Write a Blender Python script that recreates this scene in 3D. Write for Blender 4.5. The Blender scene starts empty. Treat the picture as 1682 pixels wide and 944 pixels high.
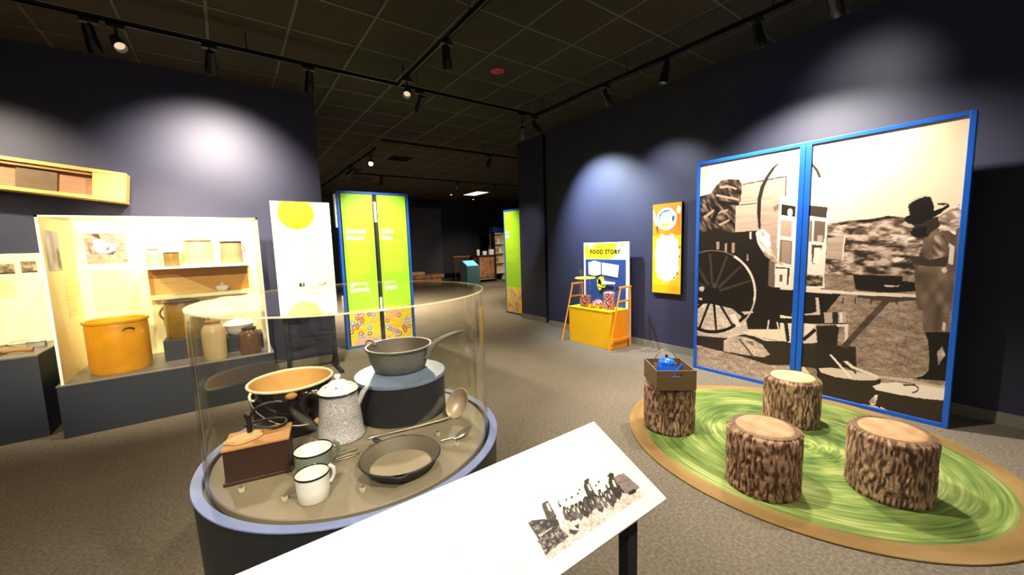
import bpy, bmesh, math, random
import numpy as np
from mathutils import Matrix, Vector, noise as mnoise

PI = math.pi
R = math.radians
scene = bpy.context.scene
COL = scene.collection
random.seed(11)
rng = np.random.default_rng(5)

# ------------------------------------------------------------------ camera
cam_data = bpy.data.cameras.new('camera')
cam = bpy.data.objects.new('camera', cam_data)
COL.objects.link(cam)
CAM_YAW, CAM_PITCH, CAM_ROLL = 0.6315, -0.1084, -0.0308
_f = Vector((math.sin(CAM_YAW) * math.cos(CAM_PITCH), math.cos(CAM_YAW) * math.cos(CAM_PITCH), math.sin(CAM_PITCH)))
_r = Vector((math.cos(CAM_YAW), -math.sin(CAM_YAW), 0))
_u = _r.cross(_f)
_c, _s = math.cos(CAM_ROLL), math.sin(CAM_ROLL)
_r2 = _c * _r + _s * _u
_u2 = -_s * _r + _c * _u
cam.matrix_world = Matrix(((_r2.x, _u2.x, -_f.x, 0), (_r2.y, _u2.y, -_f.y, 0), (_r2.z, _u2.z, -_f.z, 1.55), (0, 0, 0, 1)))
cam_data.sensor_width = 36
cam_data.lens = 36 * 638 / 1682
cam_data.clip_start = 0.02
scene.camera = cam

# ------------------------------------------------------------------ world, exposure
world = bpy.data.worlds.new('world')
scene.world = world
world.use_nodes = True
world.node_tree.nodes['Background'].inputs[0].default_value = (0.96, 0.93, 0.90, 1)
world.node_tree.nodes['Background'].inputs[1].default_value = 0.14
scene.view_settings.view_transform = 'Standard'
scene.view_settings.look = 'None'
scene.view_settings.gamma = 1
scene.view_settings.use_curve_mapping = False
scene.view_settings.exposure = 1.25
scene.cycles.transparent_max_bounces = 24
scene.cycles.max_bounces = 8

# ------------------------------------------------------------------ materials
def lin(c):
    out = []
    for v in c:
        v = v / 255.0
        out.append(v / 12.92 if v <= 0.04045 else ((v + 0.055) / 1.055) ** 2.4)
    return tuple(out)

def mat(name, rgb, rough=0.6, metal=0.0, var=0.12, scale=12.0, bump=0.0, bscale=60.0, spec=0.5, coat=0.0, stretch=None):
    m = bpy.data.materials.new(name)
    m.use_nodes = True
    nt = m.node_tree
    b = nt.nodes['Principled BSDF']
    b.inputs['Roughness'].default_value = rough
    b.inputs['Metallic'].default_value = metal
    b.inputs['Specular IOR Level'].default_value = spec
    b.inputs['Coat Weight'].default_value = coat
    c = lin(rgb)
    tc = nt.nodes.new('ShaderNodeTexCoord')
    mp = nt.nodes.new('ShaderNodeMapping')
    if stretch: mp.inputs['Scale'].default_value = stretch
    nt.links.new(tc.outputs['Object'], mp.inputs['Vector'])
    n = nt.nodes.new('ShaderNodeTexNoise')
    n.inputs['Scale'].default_value = scale
    n.inputs['Detail'].default_value = 4
    nt.links.new(mp.outputs[0], n.inputs['Vector'])
    cr = nt.nodes.new('ShaderNodeValToRGB')
    cr.color_ramp.elements[0].position = 0.3
    cr.color_ramp.elements[1].position = 0.7
    cr.color_ramp.elements[0].color = (*[max(0, v * (1 - var)) for v in c], 1)
    cr.color_ramp.elements[1].color = (*[min(1, v * (1 + var)) for v in c], 1)
    nt.links.new(n.outputs['Fac'], cr.inputs['Fac'])
    nt.links.new(cr.outputs['Color'], b.inputs['Base Color'])
    if bump > 0:
        n2 = nt.nodes.new('ShaderNodeTexNoise')
        n2.inputs['Scale'].default_value = bscale
        n2.inputs['Detail'].default_value = 5
        nt.links.new(mp.outputs[0], n2.inputs['Vector'])
        bp = nt.nodes.new('ShaderNodeBump')
        bp.inputs['Strength'].default_value = bump
        bp.inputs['Distance'].default_value = 0.01
        nt.links.new(n2.outputs['Fac'], bp.inputs['Height'])
        nt.links.new(bp.outputs['Normal'], b.inputs['Normal'])
    return m

def glass_mat(name, tint=(1, 1, 1), base=0.03, rough=0.0, power=5.0):
    """clear acrylic: see-through with an angle-dependent mirror share"""
    m = bpy.data.materials.new(name)
    m.use_nodes = True
    nt = m.node_tree
    nt.nodes.clear()
    out = nt.nodes.new('ShaderNodeOutputMaterial')
    tr = nt.nodes.new('ShaderNodeBsdfTransparent')
    tr.inputs[0].default_value = (*tint, 1)
    gl = nt.nodes.new('ShaderNodeBsdfGlossy')
    gl.inputs['Roughness'].default_value = rough
    lw = nt.nodes.new('ShaderNodeLayerWeight')
    lw.inputs['Blend'].default_value = 0.5
    pw = nt.nodes.new('ShaderNodeMath'); pw.operation = 'POWER'; pw.inputs[1].default_value = power
    ml = nt.nodes.new('ShaderNodeMath'); ml.operation = 'MULTIPLY_ADD'; ml.inputs[1].default_value = 0.62; ml.inputs[2].default_value = base
    nt.links.new(lw.outputs['Facing'], pw.inputs[0])
    nt.links.new(pw.outputs[0], ml.inputs[0])
    mx = nt.nodes.new('ShaderNodeMixShader')
    nt.links.new(ml.outputs[0], mx.inputs[0])
    nt.links.new(tr.outputs[0], mx.inputs[1])
    nt.links.new(gl.outputs[0], mx.inputs[2])
    nt.links.new(mx.outputs[0], out.inputs[0])
    return m

def emit_mat(name, rgb, strength):
    m = bpy.data.materials.new(name)
    m.use_nodes = True
    b = m.node_tree.nodes['Principled BSDF']
    b.inputs['Base Color'].default_value = (*lin(rgb), 1)
    b.inputs['Emission Color'].default_value = (*lin(rgb), 1)
    b.inputs['Emission Strength'].default_value = strength
    return m

def vcol_mat(name, rough=0.6, spec=0.3, bump=0.0, bscale=80, stretch=None):
    m = bpy.data.materials.new(name)
    m.use_nodes = True
    nt = m.node_tree
    b = nt.nodes['Principled BSDF']
    b.inputs['Roughness'].default_value = rough
    b.inputs['Specular IOR Level'].default_value = spec
    a = nt.nodes.new('ShaderNodeAttribute'); a.attribute_name = 'ink'
    nt.links.new(a.outputs['Color'], b.inputs['Base Color'])
    if bump:
        tc = nt.nodes.new('ShaderNodeTexCoord')
        mp = nt.nodes.new('ShaderNodeMapping')
        if stretch: mp.inputs['Scale'].default_value = stretch
        n2 = nt.nodes.new('ShaderNodeTexNoise'); n2.inputs['Scale'].default_value = bscale; n2.inputs['Detail'].default_value = 6
        nt.links.new(tc.outputs['Object'], mp.inputs[0]); nt.links.new(mp.outputs[0], n2.inputs['Vector'])
        bp = nt.nodes.new('ShaderNodeBump'); bp.inputs['Strength'].default_value = bump; bp.inputs['Distance'].default_value = 0.006
        nt.links.new(n2.outputs['Fac'], bp.inputs['Height']); nt.links.new(bp.outputs[0], b.inputs['Normal'])
    return m

def carpet_mat():
    m = mat('carpet', (112, 104, 92), rough=0.95, var=0.15, scale=3, spec=0.1)
    nt = m.node_tree
    b = nt.nodes['Principled BSDF']
    tc = nt.nodes['Texture Coordinate']
    n = nt.nodes.new('ShaderNodeTexNoise'); n.inputs['Scale'].default_value = 55; n.inputs['Detail'].default_value = 8; n.inputs['Roughness'].default_value = 0.75
    nt.links.new(tc.outputs['Object'], n.inputs['Vector'])
    cr = nt.nodes.new('ShaderNodeValToRGB')
    e = cr.color_ramp.elements
    e[0].position = 0.36; e[0].color = (*lin((84, 77, 67)), 1)
    e[1].position = 0.66; e[1].color = (*lin((140, 130, 112)), 1)
    e2 = cr.color_ramp.elements.new(0.5); e2.color = (*lin((110, 101, 88)), 1)
    nt.links.new(n.outputs['Fac'], cr.inputs['Fac'])
    mx = nt.nodes.new('ShaderNodeMix'); mx.data_type = 'RGBA'; mx.inputs[0].default_value = 0.7
    nt.links.new(nt.nodes['Color Ramp'].outputs['Color'], mx.inputs[6])
    nt.links.new(cr.outputs['Color'], mx.inputs[7])
    nt.links.new(mx.outputs[2], b.inputs['Base Color'])
    n3 = nt.nodes.new('ShaderNodeTexNoise'); n3.inputs['Scale'].default_value = 220; n3.inputs['Detail'].default_value = 3
    nt.links.new(tc.outputs['Object'], n3.inputs['Vector'])
    bp = nt.nodes.new('ShaderNodeBump'); bp.inputs['Strength'].default_value = 0.6; bp.inputs['Distance'].default_value = 0.006
    nt.links.new(n3.outputs['Fac'], bp.inputs['Height']); nt.links.new(bp.outputs[0], b.inputs['Normal'])
    return m

def rug_mat(rx, ry):
    """printed rug: brushed rings of green inside a tan border"""
    m = bpy.data.materials.new('rug_print')
    m.use_nodes = True
    nt = m.node_tree
    b = nt.nodes['Principled BSDF']
    b.inputs['Roughness'].default_value = 0.85
    b.inputs['Specular IOR Level'].default_value = 0.2
    N = nt.nodes.new; L = nt.links.new
    tc = N('ShaderNodeTexCoord')
    mp = N('ShaderNodeMapping'); mp.inputs['Scale'].default_value = (1 / rx, 1 / ry, 0)
    L(tc.outputs['Object'], mp.inputs[0])
    ln = N('ShaderNodeVectorMath'); ln.operation = 'LENGTH'; L(mp.outputs[0], ln.inputs[0])
    nm = N('ShaderNodeVectorMath'); nm.operation = 'NORMALIZE'; L(mp.outputs[0], nm.inputs[0])
    def ring_noise(ang, rad, detail, seed):
        sc = N('ShaderNodeVectorMath'); sc.operation = 'SCALE'; sc.inputs[3].default_value = ang; L(nm.outputs[0], sc.inputs[0])
        mu = N('ShaderNodeMath'); mu.operation = 'MULTIPLY_ADD'; mu.inputs[1].default_value = rad; mu.inputs[2].default_value = seed; L(ln.outputs['Value'], mu.inputs[0])
        cb = N('ShaderNodeCombineXYZ'); L(mu.outputs[0], cb.inputs[2])
        ad = N('ShaderNodeVectorMath'); ad.operation = 'ADD'; L(sc.outputs[0], ad.inputs[0]); L(cb.outputs[0], ad.inputs[1])
        n = N('ShaderNodeTexNoise'); n.inputs['Scale'].default_value = 1.0; n.inputs['Detail'].default_value = detail; L(ad.outputs[0], n.inputs['Vector'])
        return n.outputs['Fac']
    a1 = ring_noise(1.3, 5.0, 3, 0.0)
    a2 = ring_noise(2.4, 70.0, 4, 7.0)
    mix = N('ShaderNodeMix'); mix.data_type = 'FLOAT'; mix.inputs[0].default_value = 0.42
    L(a1, mix.inputs[2]); L(a2, mix.inputs[3])
    cr = N('ShaderNodeValToRGB'); e = cr.color_ramp.elements
    e[0].position = 0.36; e[0].color = (*lin((54, 74, 34)), 1)
    e[1].position = 0.64; e[1].color = (*lin((158, 164, 104)), 1)
    x = e.new(0.46); x.color = (*lin((84, 104, 48)), 1)
    x = e.new(0.55); x.color = (*lin((116, 132, 66)), 1)
    L(mix.outputs[0], cr.inputs[0])
    cb2 = N('ShaderNodeValToRGB'); e = cb2.color_ramp.elements
    e[0].position = 0.35; e[0].color = (*lin((118, 92, 52)), 1)
    e[1].position = 0.65; e[1].color = (*lin((148, 120, 76)), 1)
    L(a1, cb2.inputs[0])
    wob = N('ShaderNodeMath'); wob.operation = 'MULTIPLY_ADD'; wob.inputs[1].default_value = 0.05; L(a2, wob.inputs[0]); L(ln.outputs['Value'], wob.inputs[2])
    st = N('ShaderNodeMapRange'); st.inputs['From Min'].default_value = 0.915; st.inputs['From Max'].default_value = 0.93
    L(wob.outputs[0], st.inputs['Value'])
    mx = N('ShaderNodeMix'); mx.data_type = 'RGBA'; L(st.outputs[0], mx.inputs[0]); L(cr.outputs[0], mx.inputs[6]); L(cb2.outputs[0], mx.inputs[7])
    L(mx.outputs[2], b.inputs['Base Color'])
    return m

def tint_ramp(m, stops, scale=None):
    """replace a material's colour ramp by the given stops"""
    cr = m.node_tree.nodes['Color Ramp'].color_ramp
    while len(cr.elements) > 1: cr.elements.remove(cr.elements[0])
    cr.elements[0].position = stops[0][0]; cr.elements[0].color = (*lin(stops[0][1]), 1)
    for p, c in stops[1:]:
        e = cr.elements.new(p); e.color = (*lin(c), 1)
    return m

M = dict(
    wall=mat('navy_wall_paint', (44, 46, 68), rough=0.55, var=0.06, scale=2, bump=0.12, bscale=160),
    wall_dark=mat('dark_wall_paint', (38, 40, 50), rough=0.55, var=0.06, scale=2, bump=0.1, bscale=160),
    tile=mat('ceiling_tile', (56, 52, 44), rough=0.95, var=0.06, scale=30, bump=0.3, bscale=200, spec=0.1),
    tbar=mat('ceiling_grid_paint', (68, 64, 52), rough=0.7, var=0.05),
    carpet=carpet_mat(),
    base=mat('vinyl_baseboard', (128, 122, 108), rough=0.5, var=0.05),
    black=mat('black_metal', (16, 16, 17), rough=0.4, var=0.1),
    black_matte=mat('black_powder_coat', (20, 21, 24), rough=0.7, var=0.1),
    drum=mat('charcoal_laminate', (26, 29, 33), rough=0.55, var=0.06),
    plinth=mat('slate_laminate', (43, 49, 59), rough=0.5, var=0.05),
    plinth_top=mat('slate_top', (112, 108, 100), rough=0.4, var=0.05),
    ring=mat('blue_grey_laminate', (100, 112, 150), rough=0.6, var=0.04),
    deck=mat('taupe_deck', (126, 115, 94), rough=0.6, var=0.05, scale=5),
    riser=mat('riser_side', (28, 30, 34), rough=0.5, var=0.05),
    riser_top=mat('riser_top_blue_grey', (110, 126, 148), rough=0.4, var=0.04),
    glass=glass_mat('clear_acrylic', (0.985, 0.985, 0.965), 0.03, 0.0, 5.0),
    glass_case=glass_mat('case_glass', (0.985, 0.985, 0.975), 0.03, 0.0, 5.0),
    edge=mat('acrylic_edge', (226, 218, 186), rough=0.2, var=0.04, coat=0.5),
    blue=mat('blue_frame_paint', (24, 84, 178), rough=0.35, var=0.06, scale=4),
    blue_dark=mat('navy_panel', (34, 60, 128), rough=0.5, var=0.08, scale=5),
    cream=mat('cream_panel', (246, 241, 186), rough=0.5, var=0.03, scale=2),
    cream_deep=mat('cream_side_reflection', (232, 218, 150), rough=0.5, var=0.04, scale=2),  # tone of the reflection painted on the case side
    white=mat('white_laminate', (238, 236, 228), rough=0.45, var=0.02),
    yellow=mat('yellow_laminate', (248, 190, 14), rough=0.4, var=0.03),
    orange=mat('orange_laminate', (236, 146, 20), rough=0.4, var=0.04),
    yellow_print=mat('yellow_sheet', (240, 236, 30), rough=0.5, var=0.03),
    gold=mat('gold_shelf_shade', (176, 126, 30), rough=0.5, var=0.08, scale=3),  # shade below the case shelf, put into the colour
    ochre=mat('ochre_glaze', (228, 160, 26), rough=0.4, var=0.07, scale=9, coat=0.3),
    stone_cream=mat('cream_stoneware', (206, 184, 142), rough=0.35, var=0.07, scale=14, coat=0.2),
    stone_tan=mat('tan_stoneware', (172, 136, 98), rough=0.4, var=0.10, scale=14, coat=0.2),
    stone_olive=mat('olive_brown_glaze', (120, 94, 36), rough=0.35, var=0.15, scale=14, coat=0.3),
    stone_brown=mat('brown_stoneware', (104, 78, 58), rough=0.28, var=0.18, scale=18, coat=0.4),
    dark_rim=mat('dark_rim_glaze', (64, 54, 42), rough=0.3, var=0.1),
    enamel_tan=mat('tan_enamel', (204, 164, 98), rough=0.38, var=0.06, scale=8, coat=0.2),
    enamel_cream=mat('cream_enamel_rim', (226, 214, 178), rough=0.3, var=0.04),
    enamel_white=mat('white_enamel', (232, 230, 226), rough=0.22, var=0.05, scale=20, coat=0.4),
    enamel_black=mat('black_enamel', (24, 22, 24), rough=0.22, var=0.15, coat=0.3),
    enamel_green=mat('sage_enamel', (112, 122, 108), rough=0.3, var=0.08, coat=0.3),
    alu=mat('dull_aluminium', (118, 114, 106), rough=0.5, metal=0.35, var=0.12, scale=10, bump=0.15, bscale=50),
    iron=mat('cast_iron', (30, 31, 35), rough=0.6, metal=0.0, var=0.15, scale=20, bump=0.25, bscale=120),
    iron_in=mat('worn_cast_iron', (140, 126, 104), rough=0.55, metal=0.1, var=0.12, scale=9, bump=0.15, bscale=120),
    iron_wall=mat('darkened_wall_iron', (92, 84, 66), rough=0.6, var=0.12, scale=9),
    alu_in=mat('stained_aluminium', (112, 103, 88), rough=0.6, metal=0.2, var=0.1, scale=9),
    ladle=mat('tarnished_ladle', (176, 156, 134), rough=0.4, metal=0.3, var=0.12, scale=20),
    iron_dark=mat('forged_iron', (34, 30, 28), rough=0.4, metal=0.4, var=0.2, scale=30, bump=0.3),
    steel=mat('tinned_steel', (200, 194, 180), rough=0.22, metal=0.85, var=0.08, scale=16),
    wire=mat('steel_wire', (150, 142, 120), rough=0.35, metal=0.8, var=0.1),
    wood_dark=mat('dark_mahogany', (46, 25, 16), rough=0.45, var=0.25, scale=6, stretch=(2, 2, 22), bump=0.1),
    wood_light=mat('pale_pine', (204, 168, 92), rough=0.55, var=0.14, scale=4, stretch=(1, 14, 14), bump=0.1),
    wood_mid=mat('warm_wood', (160, 114, 60), rough=0.55, var=0.16, scale=5, stretch=(1, 12, 12), bump=0.1),
    wood_pink=mat('faded_red_wood', (156, 112, 78), rough=0.6, var=0.14, scale=4, stretch=(1, 10, 10)),
    wood_crate=mat('stained_crate_wood', (98, 76, 48), rough=0.6, var=0.18, scale=5, stretch=(2, 2, 16), bump=0.1),
    leather=mat('tan_felt', (196, 158, 112), rough=0.85, var=0.14, scale=30, bump=0.3),
    bark=vcol_mat('bark', rough=0.85, spec=0.2, bump=0.7, bscale=60, stretch=(3, 3, 0.8)),
    ink=vcol_mat('printed_sheet', rough=0.45, spec=0.35),
    blue_enamel=mat('bright_blue_enamel', (20, 92, 220), rough=0.25, var=0.12, scale=20, coat=0.5),
    teal=mat('teal_cabinet', (48, 78, 88), rough=0.5, var=0.06),
    rock=mat('pitted_brown_wood', (142, 98, 66), rough=0.8, var=0.5, scale=5, bump=0.6, bscale=9),
    pink=tint_ramp(mat('pink_mixed_cereal', (196, 110, 104), rough=0.7, scale=38), [(0.38, (90, 44, 36)), (0.47, (190, 90, 96)), (0.54, (226, 150, 150)), (0.62, (240, 232, 220))]),
    scarlet=mat('dull_red_disc', (150, 34, 40), rough=0.5, var=0.05),
    grey=mat('grey_tin', (150, 146, 136), rough=0.4, metal=0.4, var=0.15),
    lamp_glass=emit_mat('lamp_lens', (255, 240, 214), 3.0),
    lamp_dim=emit_mat('lamp_lens_dimmed', (255, 226, 190), 0.35),
    lamp_hot=emit_mat('lamp_lens_facing', (255, 236, 204), 60.0),
    troffer=emit_mat('ceiling_troffer', (255, 232, 214), 1.1),
    screen=emit_mat('touch_screen', (90, 200, 205), 0.8),
    text_white=mat('white_lettering', (250, 250, 240), rough=0.5, var=0.01),
    text_dark=mat('brown_lettering', (48, 36, 10), rough=0.5, var=0.01),
    text_grey=mat('grey_lettering', (150, 146, 120), rough=0.5, var=0.01),
)
sp_mat = tint_ramp(mat('speckled_grey_enamel', (150, 150, 158), rough=0.3, scale=190, coat=0.15), [(0.36, (136, 134, 140)), (0.50, (166, 163, 166)), (0.66, (200, 197, 195))])
M['speckle'] = sp_mat
def half_clear(m, share):
    """polished acrylic edge: partly see-through"""
    nt = m.node_tree; out = nt.nodes['Material Output']; b = nt.nodes['Principled BSDF']
    tr = nt.nodes.new('ShaderNodeBsdfTransparent'); mx = nt.nodes.new('ShaderNodeMixShader'); mx.inputs[0].default_value = share
    nt.links.new(tr.outputs[0], mx.inputs[1]); nt.links.new(b.outputs[0], mx.inputs[2]); nt.links.new(mx.outputs[0], out.inputs[0])
half_clear(M['edge'], 0.55)
M['cut_wood'] = tint_ramp(mat('sawn_wood', (214, 182, 142), rough=0.7, scale=9, bump=0.1), [(0.35, (136, 96, 64)), (0.52, (164, 124, 88)), (0.7, (182, 144, 106))])
M['cut_wood_pale'] = tint_ramp(mat('pale_sawn_wood', (226, 206, 166), rough=0.7, scale=9, bump=0.1), [(0.35, (166, 138, 92)), (0.6, (196, 172, 124))])

# ------------------------------------------------------------------ mesh builder
class MB:
    def __init__(self, mtx=None):
        self.v = []; self.f = []; self.m = mtx
    def add(self, vs, fs):
        o = len(self.v)
        if self.m is not None: vs = [tuple(self.m @ Vector(p)) for p in vs]
        self.v.extend(vs)
        self.f.extend([tuple(i + o for i in f) for f in fs])
        return self
    def box(self, x0, x1, y0, y1, z0, z1, mtx=None):
        vs = [(x0, y0, z0), (x1, y0, z0), (x1, y1, z0), (x0, y1, z0), (x0, y0, z1), (x1, y0, z1), (x1, y1, z1), (x0, y1, z1)]
        if mtx is not None: vs = [tuple(mtx @ Vector(p)) for p in vs]
        return self.add(vs, [(0, 3, 2, 1), (4, 5, 6, 7), (0, 1, 5, 4), (1, 2, 6, 5), (2, 3, 7, 6), (3, 0, 4, 7)])
    def prism(self, pts, z0, z1, mtx=None):
        n = len(pts)
        vs = [(x, y, z0) for x, y in pts] + [(x, y, z1) for x, y in pts]
        if mtx is not None: vs = [tuple(mtx @ Vector(p)) for p in vs]
        return self.add(vs, [tuple(range(n - 1, -1, -1)), tuple(range(n, 2 * n))] + [(i, (i + 1) % n, n + (i + 1) % n, n + i) for i in range(n)])
    def lathe(self, prof, seg=40, c=(0, 0, 0), sx=1.0, sy=1.0, mtx=None, closed=False, caps=True):
        vs = []; fs = []
        for r, z in prof:
            for k in range(seg):
                a = 2 * PI * k / seg
                vs.append((c[0] + r * sx * math.cos(a), c[1] + r * sy * math.sin(a), c[2] + z))
        if mtx is not None: vs = [tuple(mtx @ Vector(p)) for p in vs]
        n = len(prof)
        for j in range(n - 1 + (1 if closed else 0)):
            a = j * seg; b = ((j + 1) % n) * seg
            for k in range(seg):
                k2 = (k + 1) % seg
                fs.append((a + k, a + k2, b + k2, b + k))
        if not closed and caps:
            if prof[0][0] > 1e-6: fs.append(tuple(range(seg - 1, -1, -1)))
            if prof[-1][0] > 1e-6: fs.append(tuple((n - 1) * seg + k for k in range(seg)))
        return self.add(vs, fs)
    def tube(self, pts, r, seg=8, closed=False, flat=1.0):
        pts = [Vector(p) for p in pts]
        n = len(pts)
        rs = r if isinstance(r, (list, tuple)) else [r] * n
        tang = []
        for i in range(n):
            a = pts[(i - 1) % n] if (closed or i > 0) else pts[i]
            b = pts[(i + 1) % n] if (closed or i < n - 1) else pts[i]
            t = (b - a); tang.append(t.normalized() if t.length > 1e-9 else Vector((0, 0, 1)))
        up = Vector((0, 0, 1)) if abs(tang[0].z) < 0.9 else Vector((1, 0, 0))
        nrm = (up - tang[0] * up.dot(tang[0])).normalized()
        vs = []; fs = []
        for i in range(n):
            nrm = (nrm - tang[i] * nrm.dot(tang[i]))
            nrm = nrm.normalized() if nrm.length > 1e-6 else tang[i].orthogonal().normalized()
            bi = tang[i].cross(nrm)
            for k in range(seg):
                a = 2 * PI * k / seg
                vs.append(tuple(pts[i] + nrm * (math.cos(a) * rs[i] * flat) + bi * (math.sin(a) * rs[i])))
        for i in range(n - 1 + (1 if closed else 0)):
            a = i * seg; b = ((i + 1) % n) * seg
            for k in range(seg):
                k2 = (k + 1) % seg
                fs.append((a + k, a + k2, b + k2, b + k))
        if not closed:
            fs.append(tuple(range(seg - 1, -1, -1))); fs.append(tuple((n - 1) * seg + k for k in range(seg)))
        return self.add(vs, fs)
    def sphere(self, c, r, seg=16, rings=9, sc=(1, 1, 1), mtx=None):
        prof = [(max(1e-5, math.sin(PI * j / rings)) * r, -math.cos(PI * j / rings) * r * sc[2]) for j in range(rings + 1)]
        return self.lathe(prof, seg, c, sc[0], sc[1], mtx)

def mesh_of(name, mb, material, smooth=40):
    me = bpy.data.meshes.new(name)
    me.from_pydata(mb.v, [], mb.f)
    me.validate()
    bm = bmesh.new(); bm.from_mesh(me)
    bmesh.ops.remove_doubles(bm, verts=bm.verts, dist=1e-5)
    bmesh.ops.recalc_face_normals(bm, faces=bm.faces)
    bm.to_mesh(me); bm.free()
    me.materials.append(material)
    if smooth:
        me.shade_smooth()
        me.set_sharp_from_angle(angle=R(smooth))
    return me

def obj(name, mb, material, parent=None, kind=None, label=None, bevel=0, smooth=40, loc=None):
    me = mb if isinstance(mb, bpy.types.Mesh) else mesh_of(name, mb, material, smooth)
    o = bpy.data.objects.new(name, me)
    COL.objects.link(o)
    if parent: o.parent = parent
    if loc is not None: o.location = loc
    if kind: o['kind'] = kind
    if label: o['label'] = label
    if bevel:
        md = o.modifiers.new('bevel', 'BEVEL'); md.width = bevel; md.segments = 2; md.limit_method = 'ANGLE'
    return o

def thing(name, label, cat, loc=(0, 0, 0), rz=0.0, group=None, rot=None):
    o = bpy.data.objects.new(name, None)
    o.empty_display_size = 0.05
    COL.objects.link(o)
    o.location = loc
    o.rotation_euler = rot if rot else (0, 0, rz)
    o['label'] = label; o['category'] = cat
    if group: o['group'] = group
    return o

def tag(o, label, cat, group=None):
    o['label'] = label; o['category'] = cat
    if group: o['group'] = group
    return o

def struct(name, mb, material, parent=None, bevel=0):
    return obj(name, mb, material, parent, kind='structure', bevel=bevel)

def duplicate(root, label=None, loc=None, rz=None):
    c = root.copy(); COL.objects.link(c)
    if label: c['label'] = label
    if loc is not None: c.location = loc
    if rz is not None: c.rotation_euler = (0, 0, rz)
    for ch in list(root.children):
        d = ch.copy(); COL.objects.link(d); d.parent = c
        for g in list(ch.children):
            e = g.copy(); COL.objects.link(e); e.parent = d
    return c

def frame(o, u, v):
    """matrix with x along u, y along v, z = outward normal, origin o"""
    u = Vector(u).normalized(); v = Vector(v).normalized(); n = u.cross(v)
    return Matrix(((u.x, v.x, n.x, o[0]), (u.y, v.y, n.y, o[1]), (u.z, v.z, n.z, o[2]), (0, 0, 0, 1)))

# ------------------------------------------------------------------ flat print: ink colours laid on a fine sheet
def vnoise(X, Y, sx, sy, seed=0):
    r = np.random.default_rng(seed)
    u = X * sx; v = Y * sy
    u = u - u.min(); v = v - v.min()
    g = r.random((int(v.max()) + 3, int(u.max()) + 3))
    i = u.astype(int); j = v.astype(int); fu = u - i; fv = v - j
    fu = fu * fu * (3 - 2 * fu); fv = fv * fv * (3 - 2 * fv)
    return (g[j, i] * (1 - fu) + g[j, i + 1] * fu) * (1 - fv) + (g[j + 1, i] * (1 - fu) + g[j + 1, i + 1] * fu) * fv

class Sheet:
    def __init__(self, x0, x1, y0, y1, res, bg):
        self.nx = max(2, int(round((x1 - x0) / res)) + 1); self.ny = max(2, int(round((y1 - y0) / res)) + 1)
        self.xs = np.linspace(x0, x1, self.nx); self.ys = np.linspace(y0, y1, self.ny)
        self.X, self.Y = np.meshgrid(self.xs, self.ys)
        self.C = np.zeros((self.ny, self.nx, 3)) + np.array(bg, float)
    def mask(self, pts):
        p = np.array(pts, float)
        i0, i1 = np.searchsorted(self.xs, [p[:, 0].min(), p[:, 0].max()]); j0, j1 = np.searchsorted(self.ys, [p[:, 1].min(), p[:, 1].max()])
        sl = (slice(max(0, j0 - 1), j1 + 1), slice(max(0, i0 - 1), i1 + 1))
        X = self.X[sl]; Y = self.Y[sl]; ins = np.zeros(X.shape, bool)
        n = len(p)
        for k in range(n):
            xa, ya = p[k]; xb, yb = p[(k + 1) % n]
            if ya == yb: continue
            c = ((ya > Y) != (yb > Y)) & (X < (xb - xa) * (Y - ya) / (yb - ya) + xa)
            ins ^= c
        return sl, ins
    def poly(self, col, pts):
        sl, ins = self.mask(pts); self.C[sl][ins] = col
    def rect(self, col, x0, x1, y0, y1): self.poly(col, [(x0, y0), (x1, y0), (x1, y1), (x0, y1)])
    def disc(self, col, cx, cy, r, ri=0.0, ry=None):
        ry = ry or r
        d = np.sqrt(((self.X - cx) / r) ** 2 + ((self.Y - cy) / ry) ** 2)
        self.C[(d <= 1) & (d >= ri / r)] = col
    def textlines(self, col, x0, x1, y0, y1, pitch, h, seed=0):
        r = random.Random(seed); y = y1
        while y > y0:
            x = x0; end = x1 - r.uniform(0, 0.15) * (x1 - x0)
            while x < end:
                w = r.uniform(0.012, 0.04); self.rect(col, x, min(x + w, end), y - h, y); x += w + 0.008
            y -= pitch
    def build(self, name, mtx, parent, material=None):
        z = np.zeros(self.X.size)
        P = np.stack([self.X.ravel(), self.Y.ravel(), z, np.ones(z.size)], 1) @ np.array(mtx).T
        me = bpy.data.meshes.new(name)
        nx, ny = self.nx, self.ny
        idx = np.arange(nx * ny).reshape(ny, nx)
        q = np.stack([idx[:-1, :-1], idx[:-1, 1:], idx[1:, 1:], idx[1:, :-1]], -1).reshape(-1, 4)
        me.vertices.add(nx * ny); me.vertices.foreach_set('co', P[:, :3].astype(np.float32).ravel())
        me.loops.add(q.size); me.loops.foreach_set('vertex_index', q.astype(np.int32).ravel())
        me.polygons.add(len(q)); me.polygons.foreach_set('loop_start', np.arange(0, q.size, 4, dtype=np.int32))
        me.update(calc_edges=True)
        c = np.clip(self.C, 0, 255) / 255.0
        c = np.where(c <= 0.04045, c / 12.92, ((c + 0.055) / 1.055) ** 2.4)
        at = me.color_attributes.new('ink', 'FLOAT_COLOR', 'POINT')
        at.data.foreach_set('color', np.concatenate([c.reshape(-1, 3), np.ones((nx * ny, 1))], 1).astype(np.float32).ravel())
        me.materials.append(material or M['ink'])
        return obj(name, me, None, parent)

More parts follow.
